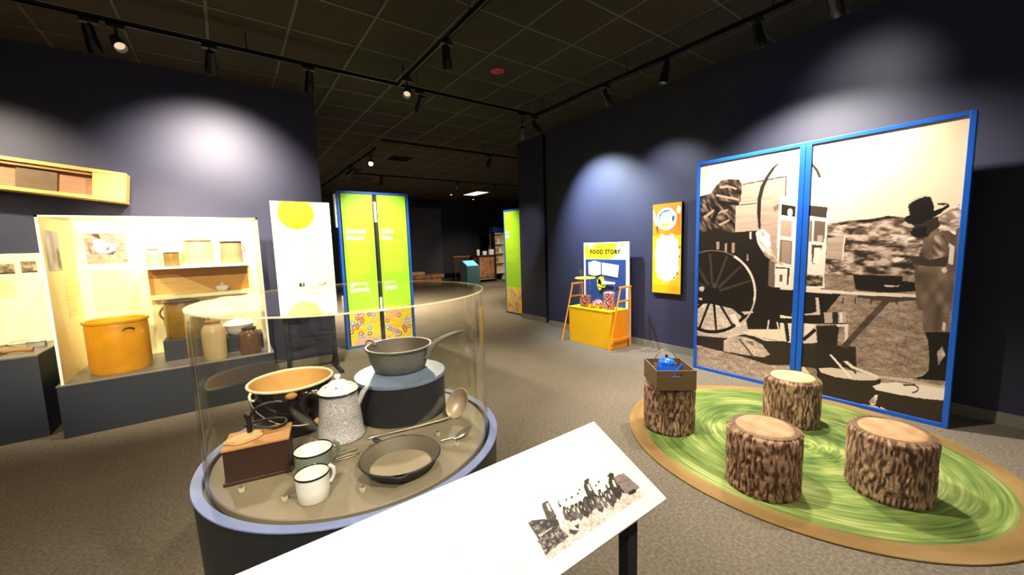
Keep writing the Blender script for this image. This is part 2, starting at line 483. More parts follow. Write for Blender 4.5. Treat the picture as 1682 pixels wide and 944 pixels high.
def lettering(name, body, size, material, mtx, parent, shear=0.0, align='LEFT', bold=0.0, sx=1.0, spacing=1.0):
    cu = bpy.data.curves.new(name, 'FONT')
    cu.body = body; cu.size = size; cu.shear = shear; cu.align_x = align; cu.offset = bold; cu.extrude = 0.0006; cu.resolution_u = 2
    cu.space_character = spacing
    tmp = bpy.data.objects.new(name, cu); COL.objects.link(tmp)
    dg = bpy.context.evaluated_depsgraph_get()
    me = bpy.data.meshes.new_from_object(tmp.evaluated_get(dg))
    bpy.data.objects.remove(tmp)
    me.transform(mtx @ Matrix.Diagonal((sx, 1, 1, 1)))
    me.materials.clear(); me.materials.append(material)
    return obj(name, me, None, parent)

# ---- printed picture outlines: tone, texture, outline in millimetres on the sheet
MURAL_ART = [(118,1,"1179,1657 1263,1662 1329,1667 1375,1681 1413,1672 1518,1681 1589,1691 1624,1698 1669,1691 1736,1674 1853,1656 2047,1659 2224,1646 2257,1136 1148,1058"),
(52,1,"1222,1646 1330,1661 1375,1678 1519,1674 1589,1688 1669,1691 1736,1674 1853,1656 1737,1656 1670,1670 1591,1666 1520,1652 1376,1651 1331,1639 1223,1620"),
(150,1,"1617,1599 1695,1625 1783,1605 1819,1528 1759,1470 1669,1488"),
(135,2,"1224,1189 1418,1179 1895,1218 2205,1216 2258,392 1190,168 1048,341"),
(165,2,"-163,229 333,327 793,329 1013,334 1027,-4 -153,-353"),
(45,0,"-8,412 547,506 972,494 1477,551 1494,365 1218,278 1016,271 797,219 555,250 -5,286"),
(30,0,"-49,1732 215,1695 418,1643 632,1632 701,1417 791,1321 861,1228 884,615 -23,471"),
(30,0,"-186,1506 789,1485 779,1234 815,1024 1120,1026 1367,1042 1255,843 1244,743 739,769 621,766 -166,386"),
(150,0,"219,1516 251,1515 253,1431 222,1431"),
(150,0,"313,1499 337,1498 340,1399 315,1399"),
(150,0,"386,1501 416,1501 419,1395 390,1395"),
(150,0,"540,1378 558,1378 561,1308 542,1308"),
(62,3,"-55,2037 142,2061 187,2123 253,2190 343,2192 440,2174 475,2114 466,1938 415,1864 419,1602 215,1674 -46,1600"),
(150,0,"235,2127 325,2131 336,2103 245,2101"),
(150,0,"206,2049 446,1970 447,1950 202,2024"),
(150,0,"62,1811 178,1886 190,1860 80,1784"),
(150,0,"222,1819 252,1858 342,1871 333,1851 263,1837"),
(150,0,"305,2138 424,2082 414,2067 310,2117"),
(150,0,"235,1714 355,1764 360,1743 256,1688"),
(22,0,"208,1976 447,1931 429,1903 229,1933"),
(22,0,"150,1762 210,1883 232,1850 183,1718"),
(162,4,"475,2114 882,2137 882,1945 827,1937 838,1825 840,1566 827,1246 776,1244 756,1569 693,1633 632,1613 623,1903 467,1899"),
(172,4,"419,1904 623,1903 632,1622 418,1618"),
(60,0,"419,1908 622,1906 623,1897 420,1898"),
(60,0,"475,2122 882,2145 882,2132 476,2108"),
(60,0,"871,2139 884,2137 885,1944 872,1946"),
(110,0,"771,1850 828,1881 822,1827 789,1802"),
(200,0,"560,1612 580,1611 586,1536 566,1537"),
(200,2,"-172,747 157,807 539,756 587,536 398,434 -166,386"),
(28,0,"-332,893 -330,945 -323,996 -310,1047 -293,1096 -271,1142 -245,1187 -214,1228 -180,1266 -143,1301 -103,1331 -61,1357 -16,1379 29,1396 75,1409 121,1417 168,1420 213,1419 258,1414 302,1405 344,1391 384,1374 422,1353 458,1329 491,1302 521,1271 548,1239 571,1203 592,1166 609,1127 622,1087 632,1045 638,1003 640,960 639,917 633,873 625,830 612,788 596,746 576,706 552,668 197,936 -175,901"),
(110,0,"15,1396 25,1400 36,1403 46,1407 57,1409 67,1412 78,1414 89,1417 99,1418 110,1420 121,1422 131,1423 142,1424 153,1424 163,1425 174,1425 184,1425 195,1425 205,1425 216,1424 226,1423 236,1422 247,1421 257,1419 267,1417 277,1415 287,1413 297,1411 307,1408 317,1405 326,1402 336,1399 346,1396 355,1392 364,1388 373,1384 382,1380 391,1375 400,1371 409,1366 418,1361 413,1351 404,1356 396,1361 387,1365 378,1370 369,1374 360,1378 351,1381 342,1385 333,1388 323,1391 314,1394 304,1397 295,1400 285,1402 275,1404 265,1406 256,1408 246,1409 236,1410 225,1411 215,1412 205,1413 195,1413 185,1414 174,1413 164,1413 154,1413 143,1412 133,1411 122,1410 112,1408 102,1407 91,1405 81,1403 70,1400 60,1398 50,1395 39,1392 29,1389 19,1385"),
(215,0,"420,1365 432,1357 444,1350 456,1341 467,1333 478,1324 489,1315 500,1305 510,1295 520,1285 529,1274 538,1264 547,1253 556,1241 564,1230 572,1218 579,1206 586,1194 593,1182 600,1169 606,1156 611,1143 616,1130 621,1117 626,1103 630,1090 633,1076 637,1062 639,1048 642,1034 644,1020 646,1006 647,991 648,977 648,963 648,948 648,934 647,919 646,905 644,891 642,876 620,879 622,893 624,906 625,920 626,934 626,948 626,961 626,975 625,989 624,1002 622,1016 620,1029 618,1043 615,1056 612,1069 609,1082 605,1095 601,1108 596,1121 591,1133 586,1145 580,1158 574,1170 567,1181 561,1193 554,1204 546,1216 538,1227 530,1237 522,1248 513,1258 504,1268 494,1277 485,1287 475,1296 464,1305 454,1313 443,1321 432,1329 420,1336 408,1343"),
(190,0,"642,876 641,868 639,859 637,850 635,842 633,833 631,825 629,816 627,808 624,799 621,791 618,783 615,774 612,766 609,758 606,750 602,741 598,733 595,725 591,717 586,709 582,701 578,694 573,686 569,678 564,671 559,663 554,656 549,648 543,641 538,634 532,626 527,619 521,612 515,605 509,599 503,592 496,585 490,579 483,572 477,566 466,580 473,586 479,592 485,598 491,604 497,611 503,617 509,624 515,631 520,638 526,645 531,651 536,659 541,666 546,673 551,680 555,687 560,695 564,702 568,710 572,717 576,725 580,733 584,741 588,748 591,756 594,764 598,772 601,780 603,788 606,796 609,804 611,812 614,821 616,829 618,837 620,845 622,853 623,862 625,870 626,878"),
(28,0,"626,971 626,936 623,902 618,868 611,834 601,800 589,767 574,735 558,703 538,673 517,644 494,616 468,590 441,566 412,544 381,524 349,506 315,490 281,477 245,467 208,459 171,454 134,452 96,454 59,458 22,466 -14,476 -50,490 -84,507 -116,527 -147,550 -176,575 -203,603 -227,634 -248,666 -267,701 -283,738 -295,776 -304,815 -310,854 -312,895 -268,899 -266,862 -260,825 -252,790 -241,755 -227,722 -210,690 -190,660 -168,632 -144,606 -118,583 -90,562 -60,544 -29,528 4,515 37,505 71,498 105,494 139,492 173,494 207,498 241,505 274,514 306,526 337,540 367,556 395,575 422,595 447,617 471,641 492,666 512,693 530,721 546,750 559,780 571,810 580,841 587,873 591,904 594,936 594,968"),
(28,0,"195,919 198,953 609,922 607,899"),
(28,0,"188,921 205,951 558,737 547,717"),
(28,0,"183,926 210,946 435,583 417,569"),
(28,0,"180,933 213,939 257,489 234,483"),
(28,0,"181,941 212,931 54,480 30,485"),
(28,0,"185,947 208,925 -133,566 -152,583"),
(28,0,"191,951 202,920 -258,737 -267,761"),
(62,0,"198,953 195,919 -288,953 -284,979"),
(62,0,"205,951 188,921 -214,1162 -199,1183"),
(62,0,"210,946 183,926 -60,1315 -38,1327"),
(62,0,"213,939 180,933 136,1383 159,1385"),
(62,0,"212,931 181,941 329,1361 350,1353"),
(62,0,"208,925 185,947 486,1261 501,1245"),
(62,0,"202,920 191,951 584,1106 591,1085"),
(205,0,"30,991 80,1000 140,927 81,941 31,952"),
(205,0,"33,864 70,860 71,835 34,839"),
(28,0,"276,926 275,908 272,890 267,874 259,858 250,843 238,830 225,820 211,811 196,805 181,802 165,802 150,805 135,810 121,818 109,829 98,842 89,857 83,873 78,891 77,909 78,928 81,946 87,963 95,979 105,994 117,1007 130,1017 145,1025 160,1030 175,1032 191,1032 206,1029 220,1023 234,1014 245,1004 256,991 264,976 270,960 274,943 276,926"),
(75,0,"239,1018 239,1013 238,1009 236,1004 234,1000 231,997 228,994 224,991 220,989 216,988 212,987 207,987 203,988 199,989 195,991 192,994 189,997 186,1001 184,1005 183,1009 183,1014 183,1018 184,1023 186,1027 188,1031 191,1035 194,1038 198,1040 202,1042 206,1043 210,1044 215,1044 219,1043 223,1042 227,1040 230,1037 233,1034 235,1030 237,1026 238,1022 239,1018"),
(225,0,"386,703 444,722 512,593 464,574"),
(200,0,"507,752 540,722 631,756 621,770"),
(225,0,"827,1891 983,1848 1009,1195 829,1188 823,1566"),
(225,0,"1073,1842 1221,1807 1223,1551 1219,1098 1093,1090"),
(38,0,"846,1874 967,1840 965,1738 847,1766"),
(235,0,"945,1783 945,1777 944,1772 943,1767 942,1762 940,1758 937,1755 934,1752 931,1750 928,1749 924,1749 921,1749 917,1751 914,1753 911,1757 908,1761 906,1765 904,1770 902,1776 901,1781 901,1787 901,1793 901,1798 902,1803 904,1808 906,1812 909,1816 912,1818 915,1820 918,1821 921,1821 925,1821 928,1819 932,1816 935,1813 937,1809 940,1805 942,1800 943,1794 944,1789 945,1783"),
(165,0,"849,1721 945,1700 942,1544 848,1560"),
(120,0,"846,1525 953,1507 953,1275 845,1303"),
(150,0,"866,1509 944,1498 940,1286 866,1303"),
(60,0,"1078,1838 1217,1808 1212,1709 1079,1740"),
(105,0,"1123,1695 1209,1675 1204,1486 1120,1502"),
(175,0,"1155,1554 1191,1552 1190,1492 1151,1496"),
(120,0,"1085,1698 1106,1693 1106,1494 1088,1498"),
(110,0,"1107,1464 1196,1448 1192,1431 1108,1442"),
(90,0,"1170,1396 1190,1413 1170,1290 1139,1268"),
(120,0,"1118,1279 1177,1273 1177,1259 1119,1261"),
(225,0,"806,1276 958,1269 958,1045 814,1041"),
(70,0,"819,1251 942,1242 942,1230 820,1235"),
(60,0,"921,1238 942,1238 938,1074 924,1073"),
(90,0,"855,1173 882,1175 885,1102 858,1100"),
(110,0,"758,1317 810,1297 820,1035 758,1052"),
(225,0,"1072,1479 1211,1476 1213,1227 1230,1064 1086,1054"),
(75,0,"1109,1468 1196,1461 1191,1438 1141,1283 1121,1287"),
(232,0,"1134,1439 1182,1438 1172,1294 1128,1293"),
(110,1,"1080,1183 1212,1185 1210,1076 1085,1072"),
(170,4,"1227,1525 1351,1550 1346,1324 1225,1340"),
(215,0,"1346,1550 1356,1549 1353,1324 1343,1324"),
(35,0,"647,1641 628,1806 629,1959 652,2070 692,2158 748,2241 796,2276 806,2267 774,2228 723,2144 687,2056 665,1946 660,1803 669,1634"),
(60,0,"873,2284 900,2287 946,2279 978,2262 978,2255 947,2270 900,2278"),
(40,0,"1068,2228 1090,2219 1131,2161 1157,2086 1138,2082 1112,2147 1076,2201"),
(205,3,"621,1594 641,1628 697,1633 751,1560 764,1493 788,1397 824,1321 905,1263 826,1284 721,1359 646,1486"),
(215,0,"873,701 977,709 972,494 917,505"),
(215,0,"1075,703 1182,710 1106,577"),
(205,0,"1175,693 1193,532 1033,493 1107,560"),
(34,0,"910,695 945,705 971,515 945,489"),
(34,0,"1073,554 1168,672 1185,645 1091,527"),
(34,0,"1183,694 1352,730 1347,516 1199,517"),
(30,0,"817,725 1408,782 1410,744 819,672"),
(190,0,"977,792 1129,807 1177,833 1163,966 1187,969 1207,807 978,768"),
(25,0,"1185,1012 1247,1017 1241,821 1212,837"),
(210,0,"627,576 669,527 749,492 863,495 935,519 936,500 750,470 650,501"),
(210,0,"771,697 784,699 768,489 753,486"),
(210,0,"846,686 859,688 903,513 888,509"),
(170,0,"1233,830 1397,860 1402,756 1245,733"),
(40,0,"1294,842 1339,849 1344,748 1303,742"),
(215,0,"1349,844 1369,847 1373,754 1358,752"),
(205,0,"1329,732 1417,749 1416,568 1397,558 1394,717 1338,714"),
(40,0,"1174,532 1420,540 1485,534 1484,362 1370,354 1197,375"),
(185,2,"331,393 419,466 548,479 641,459 722,425 801,335 746,292 554,277 335,274"),
(90,0,"485,445 506,453 647,286 627,275"),
(120,0,"549,438 631,442 654,389"),
(215,0,"1078,1039 1230,1050 1395,1044 1666,1051 1842,1055 1843,1028 1655,1011 1496,1019 1079,1011"),
(70,0,"1468,1016 1843,1028 1845,1007 1670,972 1469,994"),
(60,0,"1362,985 1374,986 1374,918 1362,932"),
(60,0,"1448,992 1459,993 1460,927 1448,940"),
(60,0,"1554,1002 1564,1003 1565,938 1554,951"),
(60,0,"1712,1016 1722,1017 1723,955 1712,968"),
(60,0,"1832,1027 1841,1028 1842,968 1832,980"),
(70,4,"1631,986 1680,982 1414,523 1369,530"),
(30,0,"1425,1198 1567,1200 1745,1198 1742,1160 1831,1148 1840,1082 1666,1051 1452,1061"),
(200,0,"1630,1119 1713,1114 1727,1125 1723,1107 1644,1102"),
(55,0,"1329,1256 1328,1251 1327,1246 1325,1242 1323,1237 1321,1233 1319,1230 1317,1226 1315,1223 1312,1220 1309,1218 1306,1216 1303,1214 1300,1213 1297,1212 1294,1211 1290,1211 1287,1211 1284,1212 1280,1213 1277,1214 1274,1216 1271,1219 1268,1221 1265,1224 1262,1227 1260,1231 1257,1235 1255,1239 1253,1243 1252,1248 1250,1253 1249,1258 1248,1263 1247,1268 1246,1273 1246,1278 1246,1284 1246,1289 1247,1294 1248,1299 1256,1295 1256,1291 1255,1287 1255,1283 1255,1278 1255,1274 1256,1270 1257,1265 1257,1261 1258,1257 1260,1253 1261,1249 1262,1246 1264,1242 1266,1239 1268,1236 1270,1233 1272,1231 1275,1229 1277,1227 1280,1225 1282,1224 1285,1223 1287,1223 1290,1222 1293,1222 1295,1223 1298,1224 1300,1225 1303,1226 1305,1228 1307,1230 1309,1232 1311,1235 1313,1238 1315,1241 1316,1244 1317,1248 1319,1251 1319,1255 1320,1259"),
(20,0,"1201,294 1655,293 1668,37 1641,47 1445,22 1229,15"),
(48,0,"1219,247 1284,224 1435,234 1649,277 1628,42 1445,31 1245,30"),
(205,0,"1217,288 1311,316 1503,325 1654,311 1629,279 1507,246 1345,234 1235,251"),
(60,0,"1429,349 1480,342 1496,308 1487,298 1467,327 1427,333"),
(225,0,"1293,436 1308,443 1466,262 1452,248"),
(220,0,"1398,396 1427,406 1469,368 1653,320 1648,300 1459,347"),
(48,0,"1613,207 1713,190 1837,197 2004,226 2064,236 2078,4 1800,-10 1667,55 1620,68"),
(222,0,"1608,220 1657,257 1758,299 1879,301 2060,310 2065,228 1909,201 1738,192 1634,190"),
(55,0,"1849,305 1852,306 1855,306 1858,306 1861,306 1864,306 1867,305 1869,305 1872,304 1874,303 1877,301 1879,299 1881,298 1882,296 1884,293 1885,291 1887,289 1888,286 1888,283 1889,280 1889,277 1889,274 1889,271 1889,268 1888,265 1887,262 1886,259 1885,256 1883,253 1882,250 1880,247 1878,245 1876,242 1873,240 1871,238 1868,236 1865,234 1863,232 1860,231 1857,229 1854,228 1853,240 1855,241 1858,242 1860,243 1862,244 1864,246 1866,247 1868,249 1870,251 1872,252 1873,254 1875,256 1876,258 1877,260 1878,262 1879,265 1880,267 1881,269 1881,271 1881,273 1881,275 1881,277 1880,279 1880,281 1879,283 1878,284 1877,286 1876,287 1875,289 1873,290 1871,291 1870,292 1868,293 1866,293 1864,294 1862,294 1859,294 1857,294 1855,294 1852,293 1850,293"),
(55,0,"1795,290 1849,305 1850,293 1796,274"),
(185,0,"1633,324 1829,349 1986,441 1987,430 1842,336 2058,335 2059,322 1807,312 1641,304"),
(215,3,"1629,146 1646,151 1634,54 1607,45 1592,78"),
(24,0,"1888,768 1915,688 1933,539 1930,436 1909,393 1841,352 2055,384 2028,823 1891,802"),
(96,5,"1851,1527 1889,1570 1926,1611 2019,1661 2055,1237 2045,946 1844,923 1805,1227 1828,1379"),
(104,5,"1821,1314 1885,1397 1970,1428 2031,774 1888,751 1864,967 1837,1031 1841,1166"),
(200,3,"1916,1612 1936,1618 2016,1563 2009,1521 1958,1573 1930,1553"),
(215,0,"1984,1465 2014,1436 2014,1293 1989,1307"),
(125,3,"1902,1525 1961,1523 1974,1465 1965,1379 1920,1305 1895,1379"),
(60,0,"1760,1364 1830,1364 1889,1332 1985,1365 1979,1285 1869,1282 1799,1297"),
(225,0,"1670,1332 1699,1353 1748,1347 1726,1323 1690,1309"),
(190,0,"1712,1624 1748,1660 1766,1621 1794,1597 1757,1591 1729,1608"),
(150,1,"1895,1653 2017,1755 2031,1577 1953,1555 1904,1598"),
(50,0,"1772,1625 1913,1671 1929,1597 1886,1552 1865,1514 1793,1514 1765,1541 1799,1584"),
(24,0,"1779,1585 1856,1601 1861,1520 1795,1517 1767,1541"),
(22,0,"1754,1700 1743,1757 1746,1802 1789,1828 1831,1840 1866,1822 1890,1743 1889,1689 1834,1649 1765,1648"),
(22,0,"1725,1674 1752,1694 1869,1707 1939,1739 1963,1763 1968,1741 1923,1692 1880,1657 1821,1617 1756,1621 1731,1645"),
(190,0,"1744,1763 1748,1805 1788,1831 1831,1845 1862,1828 1831,1831 1793,1816 1757,1792"),
(45,0,"1902,1771 1936,1772 1966,1762 1937,1753 1906,1759"),
(170,3,"1923,1669 1988,1706 2035,1716 2029,1661 1974,1629 1925,1633"),
(210,0,"1953,1268 1974,1277 1986,1254 1977,1229 1962,1237"),
(200,0,"1986,849 2000,843 2001,778 1988,784"),
(150,3,"1971,606 1995,653 2016,590 1983,499")]
SIGN_ART = [(216,2,"648,226 751,227 870,234 963,255 966,287 570,289 577,240 629,249"),
(195,4,"920,199 967,201 979,262 931,267 908,251 900,217"),
(90,0,"912,217 973,230 971,231 910,219"),
(60,1,"583,191 595,189 625,200 666,220 655,244 583,243"),
(110,1,"578,238 655,244 664,270 577,276"),
(230,0,"572,206 576,206 577,279 572,279"),
(225,0,"590,229 659,228 659,231 590,234"),
(90,0,"659,159 674,159 668,213 646,228 636,209 647,171"),
(35,0,"654,154 672,147 683,155 676,165"),
(235,0,"663,169 670,172 663,194 657,188"),
(60,0,"906,193 924,193 908,248 880,263 871,244 890,205"),
(35,0,"901,188 923,181 935,189 925,199"),
(235,0,"909,203 916,206 905,228 898,222"),
(70,0,"818,169 834,169 822,220 799,234 790,216 805,180"),
(35,0,"814,165 832,158 843,166 835,174"),
(235,0,"822,178 828,181 820,202 813,196"),
(40,0,"699,182 703,182 701,196 695,200 692,195 695,185"),
(35,0,"697,181 702,179 705,181 703,183"),
(235,0,"700,184 701,185 700,191 698,189"),
(60,0,"725,184 731,185 728,191 721,190"),
(60,0,"745,185 752,187 749,193 741,192"),
(60,0,"771,185 778,186 774,192 767,191"),
(60,0,"785,178 792,179 788,185 781,184"),
(60,0,"861,185 869,187 865,193 857,192"),
(60,0,"844,191 852,192 848,198 840,197"),
(60,0,"875,205 882,206 878,212 870,211"),
(70,0,"696,207 702,207 699,230 689,237 685,229 690,212"),
(35,0,"694,205 701,202 706,206 703,209"),
(235,0,"697,211 700,213 697,222 694,219"),
(110,0,"699,205 707,205 703,230 692,238 687,228 693,210"),
(35,0,"697,202 706,199 711,203 707,207"),
(235,0,"701,209 704,211 701,221 698,218"),
(110,0,"701,224 707,224 704,244 695,250 691,243 696,228"),
(35,0,"699,222 706,219 710,222 707,226"),
(235,0,"702,227 705,228 702,237 699,234"),
(70,0,"708,209 714,209 711,229 702,235 699,227 703,213"),
(35,0,"706,207 713,205 717,208 714,211"),
(235,0,"709,213 712,214 709,222 707,220"),
(110,0,"724,211 732,211 727,238 715,245 711,236 717,217"),
(35,0,"721,208 731,205 736,209 732,214"),
(235,0,"726,216 729,217 725,228 722,225"),
(110,0,"723,213 730,213 726,236 716,242 712,234 718,218"),
(35,0,"721,211 729,209 734,212 730,216"),
(235,0,"725,217 728,219 725,228 722,225"),
(70,0,"711,217 719,217 715,244 703,251 698,242 705,222"),
(35,0,"709,214 718,211 724,215 720,220"),
(235,0,"713,222 716,223 713,234 709,231"),
(110,0,"719,215 725,215 722,235 713,240 709,233 714,219"),
(35,0,"717,213 724,211 728,214 725,217"),
(235,0,"720,219 723,220 720,228 718,225"),
(110,0,"724,211 732,211 728,238 716,246 711,236 717,217"),
(35,0,"722,208 731,205 737,209 733,214"),
(235,0,"726,216 730,217 726,228 722,225"),
(110,0,"736,221 743,221 739,244 729,251 724,242 730,226"),
(35,0,"734,218 742,216 747,219 744,223"),
(235,0,"738,225 741,226 737,236 734,233"),
(40,0,"741,211 748,211 744,234 734,240 730,232 736,216"),
(35,0,"739,209 747,207 752,210 748,214"),
(235,0,"743,215 746,217 742,226 739,223"),
(150,0,"736,215 745,215 739,247 725,255 720,244 728,222"),
(35,0,"733,212 744,208 751,213 746,218"),
(235,0,"738,221 742,223 737,235 733,232"),
(40,0,"754,213 763,213 757,241 745,249 740,239 747,219"),
(35,0,"752,211 762,207 768,211 763,216"),
(235,0,"756,218 760,220 756,231 752,228"),
(110,0,"754,213 762,213 757,240 745,247 740,238 747,218"),
(35,0,"751,210 761,207 767,211 762,215"),
(235,0,"756,217 759,219 755,230 752,227"),
(70,0,"751,216 759,216 754,242 742,250 737,240 744,221"),
(35,0,"749,213 758,210 764,214 759,219"),
(235,0,"753,221 756,222 752,233 749,230"),
(70,0,"772,214 778,214 774,234 765,240 761,232 767,218"),
(35,0,"770,213 777,210 781,213 778,216"),
(235,0,"773,218 775,219 772,227 770,225"),
(40,0,"759,220 768,220 762,250 748,258 743,247 751,226"),
(35,0,"756,217 767,213 773,218 768,223"),
(235,0,"761,225 764,227 760,239 756,236"),
(40,0,"772,212 779,212 774,237 763,245 758,236 765,218"),
(35,0,"769,210 778,207 784,211 780,215"),
(235,0,"773,217 776,218 773,228 769,226"),
(110,0,"778,211 788,211 782,243 767,252 761,240 770,218"),
(35,0,"775,208 787,204 794,209 789,214"),
(235,0,"781,217 785,218 780,231 775,228"),
(110,0,"772,231 777,231 774,249 765,255 762,248 767,235"),
(35,0,"770,229 777,227 781,230 778,233"),
(235,0,"773,234 775,235 772,243 770,241"),
(40,0,"786,212 794,212 789,240 776,248 771,238 779,218"),
(35,0,"783,210 793,207 799,211 795,215"),
(235,0,"788,217 791,219 787,230 783,227"),
(70,0,"789,213 797,213 792,238 780,245 776,236 783,219"),
(35,0,"787,211 796,208 802,212 798,216"),
(235,0,"791,218 794,219 790,229 787,226"),
(40,0,"786,221 792,221 788,242 778,248 774,240 780,226"),
(35,0,"784,219 791,217 796,220 792,223"),
(235,0,"787,225 790,226 786,235 784,232"),
(110,0,"795,219 802,219 797,243 786,250 781,241 788,224"),
(35,0,"793,217 801,214 806,218 802,222"),
(235,0,"796,224 799,225 795,235 792,232"),
(70,0,"806,226 814,226 808,251 796,258 792,249 799,231"),
(35,0,"804,224 813,221 818,225 814,229"),
(235,0,"808,231 811,232 807,242 804,239"),
(40,0,"810,215 816,215 812,235 802,241 799,234 805,219"),
(35,0,"808,213 816,211 820,214 816,217"),
(235,0,"811,219 814,220 811,228 808,226"),
(40,0,"812,225 822,225 814,257 799,266 793,255 803,232"),
(35,0,"809,222 820,219 828,223 822,229"),
(235,0,"814,231 818,233 812,246 808,242"),
(40,0,"814,224 821,224 816,247 804,254 800,246 807,229"),
(35,0,"812,222 820,219 825,223 821,226"),
(235,0,"815,228 818,230 814,239 811,236"),
(150,0,"814,220 823,220 816,250 802,258 797,248 806,227"),
(35,0,"811,218 822,214 828,219 823,223"),
(235,0,"816,226 819,227 814,239 810,236"),
(150,0,"833,218 840,218 834,240 824,246 820,238 827,222"),
(35,0,"831,216 839,213 844,216 840,220"),
(235,0,"834,221 837,223 833,232 830,229"),
(70,0,"838,213 846,213 839,238 827,245 823,236 831,218"),
(35,0,"835,210 845,207 850,211 846,215"),
(235,0,"839,217 843,219 838,229 835,226"),
(70,0,"838,223 845,223 839,245 829,251 825,243 832,227"),
(35,0,"836,221 844,218 849,221 845,225"),
(235,0,"839,226 842,228 838,237 835,234"),
(70,0,"838,215 845,215 839,238 828,244 824,236 831,220"),
(35,0,"835,213 844,210 849,214 845,217"),
(235,0,"839,219 842,220 838,230 835,227"),
(110,0,"850,224 857,224 851,247 840,253 836,245 843,228"),
(35,0,"848,222 857,219 862,222 858,226"),
(235,0,"851,228 854,229 850,238 847,236"),
(150,0,"834,229 842,229 835,256 822,263 818,254 826,235"),
(35,0,"831,227 841,224 847,228 842,232"),
(235,0,"835,234 839,235 834,246 830,243"),
(40,0,"858,230 868,230 859,261 844,270 839,259 849,237"),
(35,0,"855,227 867,224 874,228 868,234"),
(235,0,"860,236 864,238 858,250 854,247"),
(70,0,"868,216 875,216 869,238 858,245 854,237 861,221"),
(35,0,"866,214 875,211 879,214 875,218"),
(235,0,"869,220 872,221 868,230 865,228"),
(110,0,"858,226 868,226 860,257 845,265 840,254 850,233"),
(35,0,"856,224 867,220 874,225 868,230"),
(235,0,"860,232 864,234 859,246 855,242"),
(110,0,"873,227 882,227 875,256 860,264 855,254 865,233"),
(35,0,"871,225 882,221 888,226 883,230"),
(235,0,"875,232 879,234 873,246 870,242"),
(110,0,"874,222 883,222 876,248 862,256 858,246 867,227"),
(35,0,"872,219 882,216 888,220 883,224"),
(235,0,"876,226 879,228 874,239 871,236"),
(240,0,"685,241 709,245 712,265 700,270 686,260"),
(30,0,"696,254 713,258 702,267 697,261"),
(50,0,"677,255 699,271 681,275 670,265"),
(50,1,"596,193 631,203 664,223 660,232 593,230"),
(30,0,"925,257 956,256 958,264 949,269 924,265"),
(50,0,"852,255 866,258 867,262 852,261"),
(50,0,"881,239 900,248 896,257 876,249"),
(40,0,"914,223 918,225 915,253 908,252")]

# ------------------------------------------------------------------ lamps on the ceiling tracks
RAIL_Z = 3.42
def track_lamp(x, y, target, watts, cone=60, blend=0.7, color=(1, 0.86, 0.68), label='', hot=False, drop=0.0, size=0.05):
    t = thing('track_spotlight', label, 'spotlight', (x, y, RAIL_Z), group='spotlights on the ceiling tracks')
    d = (Vector(target) - Vector((x, y, RAIL_Z - 0.14 - drop))).normalized()
    q = d.to_track_quat('-Z', 'Y').to_matrix().to_4x4()
    c = Vector((0, 0, -0.14 - drop))
    obj('track_adapter', MB().box(-0.055, 0.055, -0.02, 0.02, -0.035, 0.0), M['black'], t, bevel=0.003)
    obj('yoke', MB().tube([(0, 0, -0.03), (0, 0, -0.09 - drop), tuple(c)], 0.009, 8), M['black'], t)
    h = Matrix.Translation(c) @ q
    obj('barrel', MB(h).lathe([(0.0, 0.09), (0.030, 0.09), (0.036, 0.075), (0.038, -0.01), (0.045, -0.02), (0.045, -0.105), (0.040, -0.105), (0.038, -0.03), (0.0, -0.03)], 24), M['black'], t)
    obj('lens', MB(h).lathe([(0.0, -0.042), (0.0375, -0.042), (0.0375, -0.036), (0.0, -0.036)], 20), M['lamp_hot'] if hot else (M['lamp_dim'] if y > 4 and target[1] < 3 else M['lamp_glass']), t)
    ld = bpy.data.lights.new('spot', 'SPOT')
    ld.energy = watts; ld.spot_size = R(cone); ld.spot_blend = blend; ld.color = color; ld.shadow_soft_size = size
    lo = bpy.data.objects.new('spot', ld); COL.objects.link(lo); lo.parent = t
    lo.matrix_local = Matrix.Translation(c + d * 0.115) @ q
    return t

